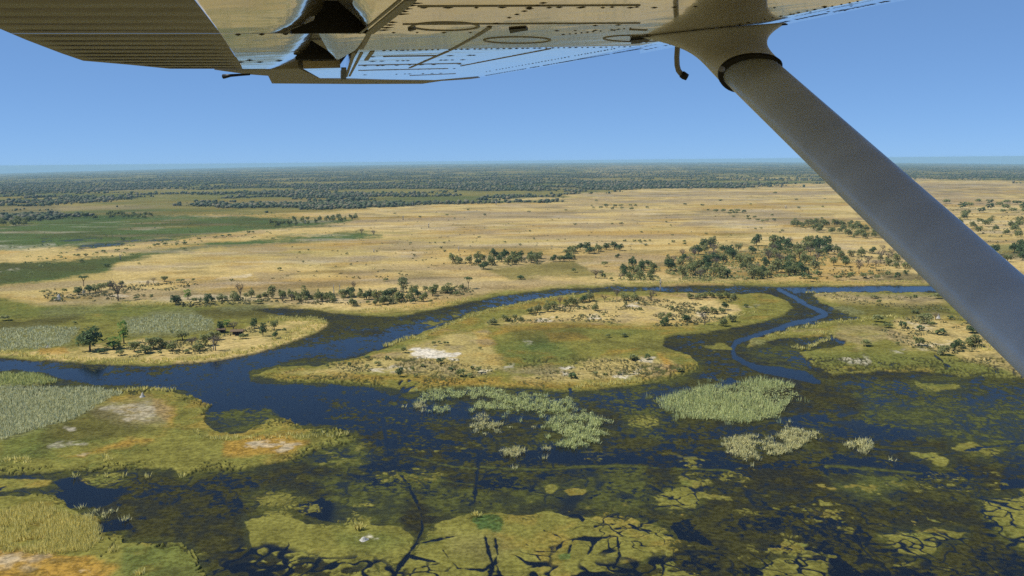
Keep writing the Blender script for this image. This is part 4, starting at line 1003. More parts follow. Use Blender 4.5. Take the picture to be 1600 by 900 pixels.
def grove(poly, n, w0, w1, hk, mix, where, group, gap=None, far=False):
    kinds, pr_ = zip(*mix)
    for x, y in scatter(poly, n, gap or w0 * .55):
        w_ = rng.uniform(w0, w1); kd = kinds[rng.choice(len(kinds), p=np.array(pr_) / sum(pr_))]
        if far: plant_far(kd, x, y, w_, w_ * rng.uniform(*hk))
        else: plant(kd, x, y, w_, w_ * rng.uniform(*hk), where, group)
GR, DK, UM, BR, BA, SN, SH = 'round', 'dark', 'umbrella', 'bright', 'bare', 'snag', 'shrub'
# the row along the far bank
row = [(425, 467, 14, 20, GR), (442, 471, 14, 16, GR), (456, 469, 16, 16, GR), (477, 469, 16, 20, GR), (497, 472, 14, 18, GR), (512, 470, 14, 13, GR), (535, 466, 16, 14, GR), (546, 464, 20, 15, DK), (552, 479, 16, 13, GR),
       (564, 459, 8, 8, GR), (580, 468, 12, 16, GR), (590, 471, 18, 18, GR), (600, 476, 18, 14, GR), (609, 476, 14, 11, GR), (629, 443, 16, 10, DK), (630, 457, 16, 22, GR), (613, 463, 14, 13, GR), (624, 471, 18, 17, GR), (645, 455, 13, 9, GR),
       (652, 465, 14, 13, DK), (662, 471, 16, 14, GR), (665, 457, 10, 10, GR), (676, 463, 18, 16, GR), (698, 458, 22, 15, GR), (722, 452, 8, 8, GR), (275, 476, 18, 14, DK), (294, 468, 12, 13, BR), (325, 474, 14, 14, DK),
       (348, 470, 18, 10, GR), (366, 470, 16, 13, GR), (384, 468, 8, 10, GR), (393, 466, 12, 14, GR), (405, 468, 10, 8, GR), (414, 467, 12, 10, GR), (573, 468, 14, 14, DK), (518, 468, 14, 12, GR), (466, 470, 14, 14, GR), (640, 470, 16, 15, GR), (606, 466, 16, 14, DK)]
for x, y, w_, h_, k in row: plant(k, x, y, w_ * 1.12, h_ * 1.12, 'in the row along the far river bank', 'trees in the row along the far bank')
plant(BA, 376, 470, 17, 30, '', None, 'tall leafless grey tree among bushes in the far bank row'); plant(BA, 553, 457, 11, 20, '', None, 'thin bare-crowned tree standing above the far bank row')
plant(BA, 185, 471, 30, 33, '', None, 'spreading leafless tree alone on dry grass, casting a thin shadow'); plant(UM, 732, 452, 16, 19, '', None, 'flat-topped tree standing apart at the end of the bank row')
plant(SN, 531, 457, 4, 14, '', None, 'slim pale dead trunk rising from the far bank row'); plant(SN, 522, 464, 6, 20, '', None, 'forked pale dead tree in the middle of the bank row')
for x, y, w_, h_ in ((603, 440, 10, 6), (644, 475, 10, 8), (712, 463, 11, 8), (437, 423, 9, 6), (404, 475, 16, 6), (323, 475, 8, 6), (304, 473, 12, 9), (313, 474, 8, 9), (575, 476, 10, 8), (673, 474, 8, 7)): plant(SH, x, y, w_, h_, 'beside the tree row on the far bank', 'shrubs along the far bank')
for x, y, w_, h_, k in [(131, 448, 17, 15, UM), (123, 461, 15, 12, DK), (140, 459, 16, 13, DK), (158, 455, 16, 13, GR), (172, 452, 18, 13, GR), (190, 448, 9, 9, DK), (150, 457, 14, 12, GR), (240, 443, 12, 10, BA), (257, 440, 14, 9, GR), (232, 448, 9, 10, BA)]:
    plant(k, x, y, w_, h_, 'in the clump on dry grass beyond the marsh', 'trees of the clump on dry grass')
for x, y, w_, h_ in ((101, 458, 10, 8), (68, 459, 8, 5), (97, 471, 6, 6), (282, 441, 15, 6), (302, 440, 6, 6), (362, 440, 7, 4), (213, 469, 11, 6), (237, 468, 7, 9), (8, 501, 18, 9), (117, 507, 9, 5), (86, 470, 10, 6), (166, 417, 12, 5), (128, 410, 9, 4), (217, 413, 6, 3), (288, 392, 9, 5)):
    plant(SH, x, y, w_, h_, 'alone on the open dry grass', 'lone shrubs on the plain')
grove([(290, 474), (420, 465), (560, 463), (700, 452), (722, 458), (600, 478), (430, 475)], 34, 9, 14, (.75, 1.1), [(GR, 5), (DK, 1), (BA, .5)], 'in the row along the far river bank', 'trees in the row along the far bank', 7)
# groves on the plain
grove([(705, 410), (760, 404), (845, 401), (850, 411), (760, 417), (710, 414)], 22, 13, 18, (.8, 1.05), [(GR, 3), (DK, 2)], 'in the narrow grove beside the green swale', 'trees of the narrow grove', 7)
plant(DK, 756, 421, 20, 13, '', None, 'dense dark tree at the grove edge above the green swale')
grove([(880, 396), (900, 391), (960, 388), (975, 391), (930, 397), (885, 399)], 12, 12, 16, (.7, .9), [(GR, 2), (DK, 3)], 'in the low grove on the golden plain', 'trees of the low grove', 6)
grove([(862, 409), (895, 402), (895, 408), (868, 411)], 6, 12, 16, (.7, .9), [(GR, 2), (DK, 3)], 'in the small clump between two groves', 'trees of the small clump', 6)
BIG = [(1042, 432), (1046, 408), (1090, 392), (1095, 384), (1122, 379), (1140, 388), (1165, 392), (1175, 382), (1215, 384), (1262, 384), (1300, 388), (1292, 400), (1282, 428), (1252, 432), (1185, 438), (1130, 438), (1100, 441), (1072, 441)]
grove(BIG, 92, 14, 21, (.8, 1.15), [(GR, 5), (DK, 2), (BA, 1.2)], 'in the large grove across the river', 'trees of the large grove', 8)
grove([(965, 440), (972, 425), (990, 415), (1028, 416), (1032, 440)], 14, 12, 17, (.8, 1.2), [(GR, 4), (DK, 1), (BA, .6)], 'between the large grove and the river bend', 'trees beside the large grove', 9)
grove([(1228, 352), (1255, 350), (1320, 351), (1390, 358), (1400, 372), (1340, 374), (1300, 366), (1240, 358)], 34, 11, 15, (.75, 1), [(GR, 3), (DK, 2)], 'in the far grove behind the large one', 'trees of the far grove', 7, far=True)
grove([(1296, 396), (1380, 392), (1425, 402), (1440, 425), (1400, 420), (1340, 415), (1300, 420)], 22, 10, 17, (.7, 1.1), [(GR, 3), (DK, 1), (BA, 1)], 'scattered between large grove and lift strut', 'scattered trees near the strut', 12)
grove([(1520, 408), (1530, 392), (1600, 385), (1660, 384), (1660, 412), (1560, 412)], 16, 14, 22, (.7, 1), [(DK, 3), (GR, 1)], 'in the dark thicket beyond the strut', 'trees of the thicket beyond the strut', 8)
grove([(1465, 345), (1500, 338), (1640, 350), (1640, 376), (1540, 368), (1490, 365)], 24, 11, 15, (.75, 1), [(GR, 3), (DK, 1)], 'in open woodland beyond the strut', 'trees of the open woodland beyond the strut', 8, far=True)
grove([(1440, 318), (1560, 318), (1640, 322), (1640, 336), (1520, 332)], 22, 10, 15, (.45, .7), [(SH, 1)], 'in a dark line beyond the strut', 'shrubs in a line beyond the strut', 8)
plant(BA, 931, 435, 26, 16, '', None, 'broad grey leafless tree on the river bend'); plant(DK, 814, 437, 15, 7, '', None, 'lone low dark tree beside the green swale'); plant(DK, 965, 403, 10, 7, '', None, 'single small dark tree right of the green swale')
plant(BA, 1342, 428, 16, 22, '', None, 'grey leafless tree on short grass above the blue channel'); plant(BA, 1376, 412, 16, 24, '', None, 'tall reddish-grey bare tree near the lift strut')
grove([(1240, 430), (1420, 428), (1430, 440), (1250, 442)], 13, 9, 16, (.6, .9), [(SH, 1)], 'on the yellow bank of the blue channel', 'shrubs on the channel bank', 10)
grove([(880, 425), (950, 415), (960, 440), (890, 440)], 5, 9, 13, (.6, .8), [(SH, 1)], 'near the river bend on olive grass', 'shrubs near the river bend', 10)
# specks on the golden plain
for poly, n, w0, w1 in (([(600, 325), (1200, 302), (1300, 310), (1300, 380), (1000, 385), (640, 385)], 46, 4, 9), ([(930, 322), (1000, 322), (995, 329), (935, 329)], 9, 7, 10), ([(1110, 331), (1170, 331), (1170, 336), (1110, 336)], 7, 8, 12), ([(1160, 338), (1220, 345), (1210, 352), (1160, 345)], 7, 6, 10),
                        ([(975, 375), (1020, 377), (1015, 382), (975, 380)], 6, 5, 9), ([(1045, 378), (1070, 378), (1070, 385), (1045, 385)], 3, 7, 9), ([(420, 370), (700, 375), (700, 440), (420, 435)], 12, 4, 8)):
    for x, y in scatter(poly, n, w0): plant(SH, x, y, rng.uniform(w0, w1), rng.uniform(.45, .75) * w0 + 1, 'scattered far out on the golden plain', 'specks of scrub on the golden plain')
for x, y in ((120, 402), (135, 401), (152, 397), (160, 395), (186, 393), (200, 391), (240, 386), (250, 385), (258, 384), (276, 383), (287, 382), (312, 376), (335, 373), (350, 371), (358, 370), (386, 366), (395, 365), (300, 364), (195, 376)):
    plant(SH, x + rng.uniform(-3, 3), y, rng.uniform(6, 10), rng.uniform(4, 6), 'along the dry ridge in the back fen', 'shrubs on the ridge in the fen')
for x, y, h_ in ((188, 407, 11), (630, 344, 8), (670, 356, 8), (717, 393, 9), (645, 322, 7), (775, 320, 7), (1263, 376, 10), (1228, 326, 6), (477, 350, 8), (584, 395, 6)):
    plant(SN, x, y, 5, h_, '', None if x == 188 else 'dead trees far out on the plain', 'white dead stump at the edge of the green swale' if x == 188 else 'thin dead tree standing far out on the plain')
plant(BA, 565, 367, 12, 11, '', None, 'small grey bare tree at the tip of the green swale'); plant(BA, 584, 368, 14, 9, '', None, 'low twiggy bush at the tip of the green swale')
grove([(420, 350), (470, 345), (555, 340), (560, 344), (480, 352), (420, 356)], 26, 7, 11, (.8, 1.1), [(GR, 3), (DK, 1)], 'in the tapering belt beside the fen', 'trees of the tapering belt', 5, far=True)
grove([(0, 352), (40, 348), (42, 354), (0, 356)], 6, 9, 13, (.7, .9), [(GR, 1)], 'in the small belt at the fen edge', 'trees of the small fen belt', 5, far=True)
grove([(120, 341), (170, 335), (240, 336), (240, 341), (130, 344)], 16, 8, 12, (.7, .9), [(GR, 3), (DK, 2)], 'in the belt beyond the green fen', 'trees of the belt beyond the fen', 5, far=True)
fv = np.concatenate(FAR_V); tag(mesh_from('distant_woods', fv, np.arange(len(fv)).reshape(-1, 4), M_LEAF), kind='stuff')
# peninsula
plant(DK, 141, 549, 40, 38, '', None, 'large round dark green tree on the peninsula by the blue river'); plant(BR, 194, 537, 17, 32, '', None, 'tall narrow bright green tree beside grey reeds')
for x, y, w_, h_, k in ((178, 546, 24, 16, BR), (210, 550, 19, 16, GR), (240, 546, 28, 19, GR), (228, 553, 20, 14, GR), (269, 549, 18, 15, GR), (285, 532, 25, 15, GR), (310, 549, 20, 14, GR), (322, 541, 22, 20, GR), (345, 520, 12, 18, DK), (365, 519, 18, 18, BA), (397, 514, 12, 16, DK), (411, 526, 11, 22, DK),
                      (429, 516, 15, 16, GR), (430, 529, 10, 12, DK), (355, 512, 12, 10, BR), (335, 532, 20, 14, GR), (255, 545, 18, 14, GR), (300, 541, 18, 14, BA)):
    plant(k, x, y, w_ * 1.1, h_ * 1.05, 'in the scrub on the peninsula', 'trees of the peninsula scrub')
plant(BA, 337, 549, 26, 27, '', None, 'grey leafless tree at the tip of the peninsula scrub'); plant(SN, 334, 549, 5, 20, '', None, 'pale bare trunk in front of the peninsula scrub')
for x, y, w_, h_ in ((188, 556, 15, 9), (250, 556, 9, 8), (160, 553, 16, 8), (150, 521, 6, 5), (380, 530, 16, 9), (445, 520, 9, 9), (268, 521, 6, 5), (292, 553, 12, 8), (217, 555, 10, 7)): plant(SH, x, y, w_, h_, 'on the dry margin of the peninsula', 'shrubs on the peninsula')
# central island
for x, y, w_, h_, k in ((840, 489, 16, 14, GR), (855, 487, 16, 17, GR), (875, 479, 13, 16, BA), (886, 479, 14, 12, GR), (897, 479, 17, 15, GR), (911, 473, 14, 12, DK), (921, 471, 18, 16, GR), (930, 486, 12, 13, GR), (976, 470, 17, 13, GR), (991, 469, 15, 11, GR), (865, 484, 14, 13, GR), (828, 490, 14, 11, GR), (945, 472, 14, 12, BA),
                      (1038, 509, 16, 13, DK), (1044, 500, 14, 12, GR), (1033, 498, 12, 10, GR), (1072, 504, 15, 13, DK), (1100, 489, 17, 11, GR), (1116, 491, 15, 11, GR), (1133, 485, 12, 14, DK), (1130, 510, 16, 13, GR), (1144, 503, 16, 12, GR), (1128, 490, 14, 10, GR), (770, 508, 17, 11, GR), (790, 502, 14, 11, GR), (804, 500, 10, 10, GR), (815, 502, 11, 8, GR)):
    plant(k, x, y, w_ * 1.1, h_ * 1.05, 'on the wooded ridge of the central island', 'trees on the ridge of the central island')
for x, w_ in ((1078, 15), (1090, 14), (1100, 16), (1112, 14), (1124, 15), (1136, 14), (1146, 13)): plant(GR, x, 467 + rng.uniform(-1.5, 1.5), w_, 10, 'in the low green hedge-like row by the channel', 'trees of the low row by the channel')
plant(BA, 964, 469, 16, 21, '', None, 'bluish leafless tree rising from the island ridge'); plant(BA, 1018, 471, 21, 20, '', None, 'broad dark bare tree on the island by the far channel'); plant(BA, 1058, 462, 11, 17, '', None, 'small purple-grey bare tree at the channel edge')
plant(SN, 1032, 456, 7, 22, '', None, 'pale dead tree with broken arms standing in the channel'); plant(BA, 1101, 508, 19, 22, '', None, 'grey bare tree on pale sand of the island')
for x, y, w_, h_ in ((574, 577, 8, 10), (625, 589, 15, 16), (645, 581, 9, 9), (631, 552, 14, 11), (574, 563, 13, 8), (590, 571, 14, 8), (605, 561, 10, 7), (546, 573, 8, 8), (512, 575, 7, 8), (530, 572, 6, 6), (689, 568, 16, 10), (720, 588, 23, 13), (748, 583, 13, 12), (735, 590, 12, 8), (750, 547, 8, 6),
                     (678, 540, 9, 8), (697, 540, 12, 7), (686, 537, 8, 6), (950, 528, 11, 7), (975, 527, 14, 7), (990, 562, 22, 11), (1012, 562, 14, 10), (895, 591, 18, 11), (930, 588, 12, 9), (946, 587, 10, 7), (968, 586, 10, 6), (1000, 489, 8, 11), (870, 501, 7, 8), (912, 483, 7, 6), (978, 480, 8, 7), (943, 495, 7, 6), (1165, 481, 10, 6), (1180, 482, 8, 5),
                     (1050, 484, 10, 7), (1062, 580, 14, 8), (660, 573, 10, 7), (705, 578, 12, 7), (738, 577, 9, 6), (650, 590, 9, 6)):
    plant(SH, x, y, w_, h_, 'on the dry ground of the central island', 'shrubs on the central island')
# east bank
for x, y, w_, h_ in ((1372, 504, 23, 12), (1387, 513, 17, 8), (1411, 513, 17, 11), (1366, 467, 12, 6), (1373, 475, 9, 8), (1464, 467, 19, 9), (1437, 517, 14, 8), (1471, 524, 20, 10), (1353, 541, 20, 11), (1430, 490, 14, 6), (1448, 497, 16, 8), (1485, 499, 10, 6), (1303, 461, 7, 5), (1430, 466, 8, 5), (1340, 465, 6, 4), (1402, 540, 8, 6), (1455, 510, 12, 8)):
    plant(SH, x, y, w_, h_, 'on the grassy east bank of the creek', 'shrubs on the east bank')
for x, y, w_, h_, k in ((1445, 506, 24, 15, GR), (1436, 541, 19, 15, GR), (1519, 521, 20, 11, DK), (1491, 550, 14, 19, DK), (1473, 555, 20, 15, GR), (1521, 542, 27, 19, GR), (1500, 545, 15, 14, GR), (1462, 500, 18, 12, BA)): plant(k, x, y, w_ * 1.05, h_, 'on the sandy rise of the east bank', 'trees on the east bank rise')

# termite mounds: pale clay cones
mm = MB(); rngs = []
for k, (z_, r_) in enumerate(((-.05, .62), (.08, .5), (.3, .34), (.55, .24), (.8, .15), (1.0, .03))):
    rngs.append([mm.bm.verts.new(Vector(((r_ * (1 + .18 * math.sin(3 * a + k)) * math.cos(a)) + .03 * k, r_ * (1 + .15 * math.cos(2 * a + k)) * math.sin(a), z_))) for a in np.linspace(0, 2 * math.pi, 12, endpoint=False)])
for a, b_ in zip(rngs[:-1], rngs[1:]):
    for k in range(12): mm.bm.faces.new([a[k], a[(k + 1) % 12], b_[(k + 1) % 12], b_[k]])
mm.bm.faces.new(rngs[-1]); me_mound = bpy.data.meshes.new('termite_mound'); mm.bm.to_mesh(me_mound); mm.bm.free(); me_mound.materials.append(M_MOUND)
for x, y, w_, h_, lab in ((222, 621, 7, 7, 'small white clay mound on the marsh island below the river'), (1466, 498, 6, 7, 'small white clay mound among shrubs on the east bank'), (91, 469, 9, 8, 'pale clay mound beside a dark shrub on dry grass'),
                          (131, 459, 5, 6, 'little white clay mound at the foot of dark trees'), (75, 543, 5, 3, 'tiny white clay mound by the yellow grass patch'), (569, 842, 14, 6, 'broad white salt mound on the cracked floating mat')):
    p = ground(x, y, .3); px = np.linalg.norm(p - CAM) / F
    o = bpy.data.objects.new('termite_mound', me_mound); COL.objects.link(o); o.location = (p[0], p[1], terrain_z(p[0], p[1])); o.scale = (w_ * px, w_ * px, h_ * px); o.rotation_euler = (0, 0, rng.uniform(0, 6))
    tag(o, lab, 'mound', 'white clay mounds')
# low brown-roofed shelters in the peninsula scrub
M_THATCH = leaf_mat('old_thatch', [lin(120, 98, 74, KL), lin(150, 126, 98, KL)], .4); M_POST = leaf_mat('shelter_wood', [lin(58, 46, 36, KL), lin(74, 60, 46, KL)], .3)
def shelter(x, y, w_, h_, lab):
    p = ground(x, y, .3); px = np.linalg.norm(p - CAM) / F; W, D, Hh = w_ * px, w_ * px * .6, h_ * px
    e = bpy.data.objects.new('shelter', None); COL.objects.link(e); e.location = (p[0], p[1], terrain_z(p[0], p[1]) + .05); e.rotation_euler = (0, 0, .15)
    tag(e, lab, 'shelter', 'brown-roofed shelters in the scrub')
    def child(name, boxes, m_):
        b = MB()
        for c, s_ in boxes:
            c = np.array(c); s_ = np.array(s_) / 2
            b.slab([c + s_ * np.array(q) for q in ((-1, -1, -1), (1, -1, -1), (1, 1, -1), (-1, 1, -1))], np.array([0, 0, s_[2] * 2]))
        o = b.build(name, [m_]); o.parent = e
    b = MB(); zt, ze = Hh, Hh * .72
    b.slab([np.array(q) for q in ((-W / 2, -D / 2, ze), (W / 2, -D / 2, ze), (W / 2, 0, zt), (-W / 2, 0, zt))], np.array([0, 0, .12])); b.slab([np.array(q) for q in ((-W / 2, D / 2, ze), (-W / 2, .02, zt), (W / 2, .02, zt), (W / 2, D / 2, ze))], np.array([0, 0, .12]))
    o = b.build('roof', [M_THATCH]); o.parent = e
    for sx in (-.44, .44):
        for sy in (-.4, .4): child('post', [((W * sx, D * sy, ze / 2), (.18, .18, ze))], M_POST)
    child('back_wall', [((0, D * .38, ze * .45), (W * .8, .12, ze * .9))], M_POST)
shelter(371, 525, 19, 9, 'wider brown-roofed open shelter between scrub trees on the peninsula'); shelter(346, 521, 13, 7, 'narrow brown-roofed open shelter hidden behind peninsula scrub')

# ------------------------------------------------------------------ reeds, grass and the far woods (nobody could count them)
def blades(points, n, hgt, wid, spread, material, name, lean=.5, kind='stuff', jitter=.35):
    pts = np.repeat(points, n, 0); k = len(pts); a = rng.uniform(0, 6.283, k); q = rng.uniform(.0, 1, k) ** .7
    base = pts + np.stack([np.cos(a) * spread * q, np.sin(a) * spread * q, np.zeros(k)], 1)
    h_ = hgt * rng.uniform(1 - jitter, 1 + jitter, k) * (1 - .35 * q); f = rng.uniform(0, 6.283, k)
    tip = base + np.stack([np.cos(a) * lean * q * h_ + rng.normal(0, .12, k) * h_, np.sin(a) * lean * q * h_ + rng.normal(0, .12, k) * h_, h_], 1)
    s_ = np.stack([np.cos(f) * wid / 2, np.sin(f) * wid / 2, np.zeros(k)], 1)
    mid = base * .45 + tip * .55
    v = np.stack([base - s_ * .8, base + s_ * .8, mid + s_ * 1.1, tip, mid - s_ * 1.1], 1).reshape(-1, 3)
    faces = np.arange(5 * k).reshape(-1, 5)
    return tag(mesh_from(name, v, faces, material), kind=kind)
def puffs(points, n, rad_, size, z0, material, name):
    pts = np.repeat(points, n, 0); k = len(pts); d = rng.normal(size=(k, 3)); d /= np.linalg.norm(d, axis=1)[:, None]; d[:, 2] = np.abs(d[:, 2])
    rr_ = np.repeat(.5 + 1.1 * rng.uniform(0, 1, len(points)) ** 1.5, n)[:, None]
    v, f = leaf_quads(pts + d * np.array([rad_, rad_, rad_ * .95]) * rr_ * rng.uniform(.6, 1, k)[:, None] + np.array([0, 0, z0]), k, size, .2)
    return tag(mesh_from(name, v, f, material), kind='stuff')
def bed(polys, gap, avoid=None):
    out = []
    for poly in polys:
        xs = [p[0] for p in poly]; ys = [p[1] for p in poly]
        for y in np.arange(min(ys), max(ys), gap * .55):
            for x in np.arange(min(xs), max(xs), gap):
                x_, y_ = x + rng.uniform(-.6, .6) * gap, y + rng.uniform(-.5, .5) * gap * .55
                if inpoly(poly, x_, y_): out.append(ground(x_, y_, .1))
    return np.array(out)
def thin(pts, seed, L, thr):
    nz = fbm(pts[:, 0], pts[:, 1], L, 3, seed); return pts[nz > thr]
WB = [[(-120, 606), (60, 607), (110, 608), (150, 608), (192, 616), (150, 634), (120, 655), (60, 672), (0, 690), (-120, 705)]]
blades(bed(WB, 5.0), 13, 1.8, .26, .9, M_REEDG, 'reeds', .7)
blades(bed([[(-120, 586), (40, 585), (75, 591), (90, 598), (60, 602), (0, 606), (-120, 612)]], 4.5), 13, 2.0, .28, 1.0, M_REED, 'reeds', .7)
blades(bed([[(196, 503), (240, 494), (310, 494), (335, 504), (332, 517), (280, 524), (205, 524)], [(-80, 520), (60, 512), (125, 514), (105, 540), (60, 547), (-80, 552)]], 5.0), 10, 1.8, .36, 1.1, M_REEDG, 'reeds', .6)
PB = [[(1025, 628), (1060, 615), (1110, 603), (1140, 606), (1180, 600), (1240, 606), (1248, 620), (1225, 636), (1215, 652), (1170, 662), (1100, 656), (1050, 654)], [(1150, 600), (1180, 592), (1235, 600), (1240, 608), (1190, 604)]]
pb = thin(bed(PB, 4.4), 301, 9, -.4)
puffs(thin(bed(PB, 4.4), 301, 7, -.35), 14, .7, .17, .35, M_PAP, 'papyrus')
CL = [[(650, 618), (690, 610), (760, 608), (790, 612), (790, 624), (700, 622), (660, 632), (648, 640)], [(672, 640), (700, 630), (710, 642), (680, 648)], [(735, 636), (770, 622), (820, 618), (880, 622), (905, 636), (900, 648), (840, 646), (790, 640), (745, 642)],
      [(848, 664), (870, 652), (900, 648), (950, 652), (955, 664), (935, 684), (915, 700), (896, 698), (890, 682), (860, 674)], [(870, 695), (890, 690), (900, 698), (876, 700)]]
clp = thin(bed(CL, 5.6), 305, 8, -.25)
def ragged(p_): 
    q = p_.copy(); m_ = rng.uniform(0, 1, len(q)) < .3; q[m_, 0] += rng.normal(0, 2.2, m_.sum()); q[m_, 1] += rng.normal(0, 4.5, m_.sum()); return q
clp = ragged(clp); pb = ragged(pb); blades(clp, 9, 2.0, .13, 1.3, M_PAP, 'reeds', .6); blades(pb, 9, 2.1, .14, 1.2, M_PAP, 'reeds', .5)
puffs(clp, 26, 1.0, .20, .3, M_PAP, 'papyrus')
DP = [[(736, 660), (750, 654), (770, 660), (790, 668), (786, 680), (760, 678), (742, 672)], [(782, 706), (800, 702), (820, 706), (815, 715), (790, 714)], [(830, 700), (858, 698), (856, 704), (832, 705)], [(648, 632), (665, 630), (668, 638), (650, 640)],
      [(1128, 690), (1160, 684), (1200, 680), (1240, 672), (1278, 678), (1262, 690), (1240, 706), (1200, 716), (1160, 718), (1132, 706)], [(1300, 704), (1325, 694), (1350, 689), (1364, 696), (1360, 706), (1330, 708)], [(820, 668), (834, 667), (834, 671)],
      [(160, 805), (180, 800), (186, 812), (170, 816)], [(185, 811), (210, 812), (208, 818), (186, 817)], [(164, 834), (172, 836), (168, 840)], [(120, 792), (130, 790), (128, 796)], [(128, 808), (142, 806), (140, 818), (130, 818)]]
dpp = ragged(thin(bed(DP, 5.0), 309, 7, -.3)); puffs(dpp, 22, .8, .17, .3, M_PAPY, 'papyrus'); blades(dpp, 9, 1.7, .13, 1.1, M_PAPY, 'reeds', .6)
YB = [[(-60, 810), (20, 800), (60, 790), (80, 800), (140, 812), (155, 830), (150, 862), (90, 870), (-60, 866)], [(170, 856), (182, 858), (180, 866), (168, 864)]]
blades(thin(bed(YB, 4.6), 311, 6, -.5), 12, 2.0, .13, .9, M_YEL, 'reeds', .3)
def scrub(polys, gap, thr, rad_, size, material, seed, n=9):
    p_ = thin(bed(polys, gap), seed, 14, thr); return puffs(p_, n, rad_, size, .1, material, 'undergrowth')
M_SCRUB = leaf_mat('grey_scrub', [lin(80, 84, 54, 1.2), lin(104, 104, 66, 1.2), lin(120, 114, 78, 1.2), lin(88, 98, 54, 1.2)], .8, .3)
scrub([BIG, [(965, 440), (972, 425), (990, 415), (1028, 416), (1032, 440)]], 4.5, -.25, 2.6, .8, M_LEAF, 501)
scrub([[(1296, 396), (1380, 392), (1425, 402), (1440, 436), (1240, 438), (1290, 420)], [(1228, 352), (1320, 348), (1400, 360), (1400, 374), (1300, 366)], [(1440, 320), (1640, 322), (1640, 420), (1540, 400)]], 6.5, .15, 2.2, .8, M_SCRUB, 503)
scrub([C_NDRY, [(770, 506), (960, 462), (1150, 464), (1160, 490), (900, 490)]], 5.0, .08, 1.5, .55, M_SCRUB, 505); scrub([[p_ for p_ in C_DRY if p_[1] > 561], C_SDRY], 5.0, .38, .9, .34, M_SCRUB, 507)
scrub([[(160, 545), (250, 535), (340, 528), (420, 505), (430, 520), (380, 545), (300, 556), (180, 560)]], 4.5, -.15, 1.4, .5, M_SCRUB, 509)
scrub([[(1400, 500), (1460, 490), (1540, 510), (1600, 560), (1640, 600), (1500, 556), (1420, 545), (1360, 510)], [(1270, 462), (1480, 464), (1490, 492), (1340, 476)]], 5.5, .1, 1.4, .5, M_SCRUB, 511)
scrub([[(270, 474), (420, 466), (560, 460), (740, 448), (740, 462), (600, 480), (430, 476), (280, 482)], [(705, 412), (850, 402), (850, 414), (720, 420)], [(60, 455), (200, 446), (310, 440), (310, 446), (200, 470), (80, 475)]], 5.0, .0, 2.0, .7, M_SCRUB, 513)
scrub([[(600, 305), (1300, 300), (1300, 375), (1000, 390), (600, 440), (420, 440), (440, 390)]], 11, .25, 1.6, .7, M_SCRUB, 515, 6)
scrub([[(0, 340), (400, 330), (560, 342), (560, 352), (400, 366), (200, 386), (0, 392)], [(0, 400), (300, 372), (440, 362), (440, 370), (250, 392), (0, 440)]], 10, .1, 2.2, 1.0, M_LEAF, 517, 7)
tufts = []
def tuft_line(pts, step, jit):
    for (ax_, ay_), (bx_, by_) in zip(pts[:-1], pts[1:]):
        n_ = max(1, int(math.hypot(bx_ - ax_, by_ - ay_) / step))
        for k in range(n_):
            t = (k + rng.uniform(0, 1)) / n_; tufts.append(ground(ax_ + (bx_ - ax_) * t + rng.uniform(-jit, jit), ay_ + (by_ - ay_) * t + rng.uniform(-1, .4) * jit, .25))
tuft_line([(0, 552), (60, 559), (120, 564), (180, 568), (250, 567), (300, 565), (350, 559), (400, 549), (440, 537), (480, 522), (508, 510), (500, 502), (460, 500), (430, 502)], 1.6, 5)
tuft_line([(420, 500), (480, 505), (505, 508), (470, 515), (430, 535)], 1.6, 6)
tuft_line([(600, 543), (640, 529), (660, 532), (690, 513), (720, 503), (760, 488), (800, 480), (850, 470), (900, 463)], 1.5, 3.5)
tuft_line([(960, 444), (1080, 443), (1200, 443), (1320, 443), (1440, 441)], 2, 2.5); tuft_line([(1200, 528), (1250, 514), (1300, 507), (1360, 500), (1400, 497)], 2.2, 4); tuft_line([(1270, 521), (1300, 523)], 1.2, 3)
tuft_line([(1260, 458), (1300, 462), (1340, 460)], 2.5, 2); tuft_line([(960, 600), (1000, 598), (900, 606)], 2.5, 4); tuft_line([(1510, 540), (1560, 550), (1590, 560)], 2, 7)
tuft_line([(180, 476), (240, 478), (260, 476)], 2.2, 6); tuft_line([(240, 611), (270, 612)], 2.5, 2); tuft_line([(180, 612), (240, 610)], 3, 2); tuft_line([(300, 676), (330, 690), (540, 682)], 6, 5); tuft_line([(10, 725), (45, 722)], 2, 6)
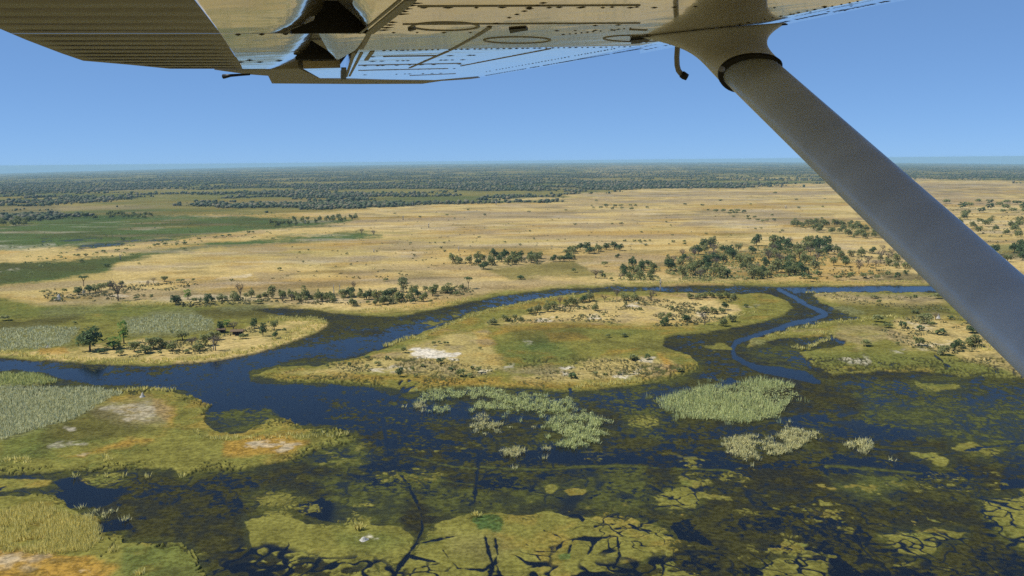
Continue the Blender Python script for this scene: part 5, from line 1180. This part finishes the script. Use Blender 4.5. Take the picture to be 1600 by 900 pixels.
tuft_line([(80, 745), (300, 746)], 40, 1); tuft_line([(556, 828), (566, 826)], 1, 2); tuft_line([(742, 806), (746, 808)], 1, 1.5); tuft_line([(218, 900), (222, 898)], 1, 1.5)
tuft_line([(700, 476), (740, 468), (640, 484), (560, 488)], 3, 4); tuft_line([(1240, 544), (1262, 546), (1300, 528)], 2, 3); tuft_line([(160, 716), (170, 722)], 2, 3); tuft_line([(1120, 508), (1150, 498), (1180, 490)], 3, 5)
blades(np.array(tufts), 9, 1.7, .26, .8, M_YEL, 'tall_grass', .5)
# far woods: crowns standing on the wooded country
wv = np.nonzero(FRONT & (wood_d > .25) & (np.abs(PH.ravel()) < math.radians(34)) & (V > 262 - 6))[0]
pk = rng.choice(wv, 46000, p=wood_d[wv] / wood_d[wv].sum())
cp = P3[pk].copy(); rr_ = dist[pk]; jx = rr_ / F * 1.2; cp[:, 0] += rng.normal(0, 1, len(pk)) * jx; cp[:, 1] += rng.normal(0, 1, len(pk)) * jx * 6
def crowns(cp, w0, w1, name, material):
    k = len(cp); r_ = w0 + (w1 - w0) * rng.uniform(0, 1, k) ** 2; h_ = r_ * rng.uniform(1.0, 1.7, k); ang = np.linspace(0, 2 * math.pi, 6, endpoint=False)
    V_ = []
    rot = rng.uniform(0, 6.28, k)
    for zz, rk in ((.0, .55), (.45, 1.0), (.85, .62)):
        for a in ang:
            q = r_ * rk * rng.uniform(.7, 1.25, k)
            V_.append(np.stack([cp[:, 0] + np.cos(a + rot) * q, cp[:, 1] + np.sin(a + rot) * q, cp[:, 2] + h_ * (zz + rng.uniform(-.1, .1, k)) + .2], 1))
    V_ = np.stack(V_, 1)                        # k x 18 x 3
    fl = []
    for l in range(2):
        for j in range(6): fl.append([l * 6 + j, l * 6 + (j + 1) % 6, l * 6 + 6 + (j + 1) % 6, l * 6 + 6 + j])
    fl.append([12, 13, 14, 15]); fl.append([12, 15, 16, 17])
    f = (np.arange(k)[:, None, None] * 18 + np.array(fl)[None]).reshape(-1, 4)
    return tag(mesh_from(name, V_.reshape(-1, 3), f, material), kind='stuff')
crowns(cp, 1.4, 6.0, 'far_woodland', M_WOOD)
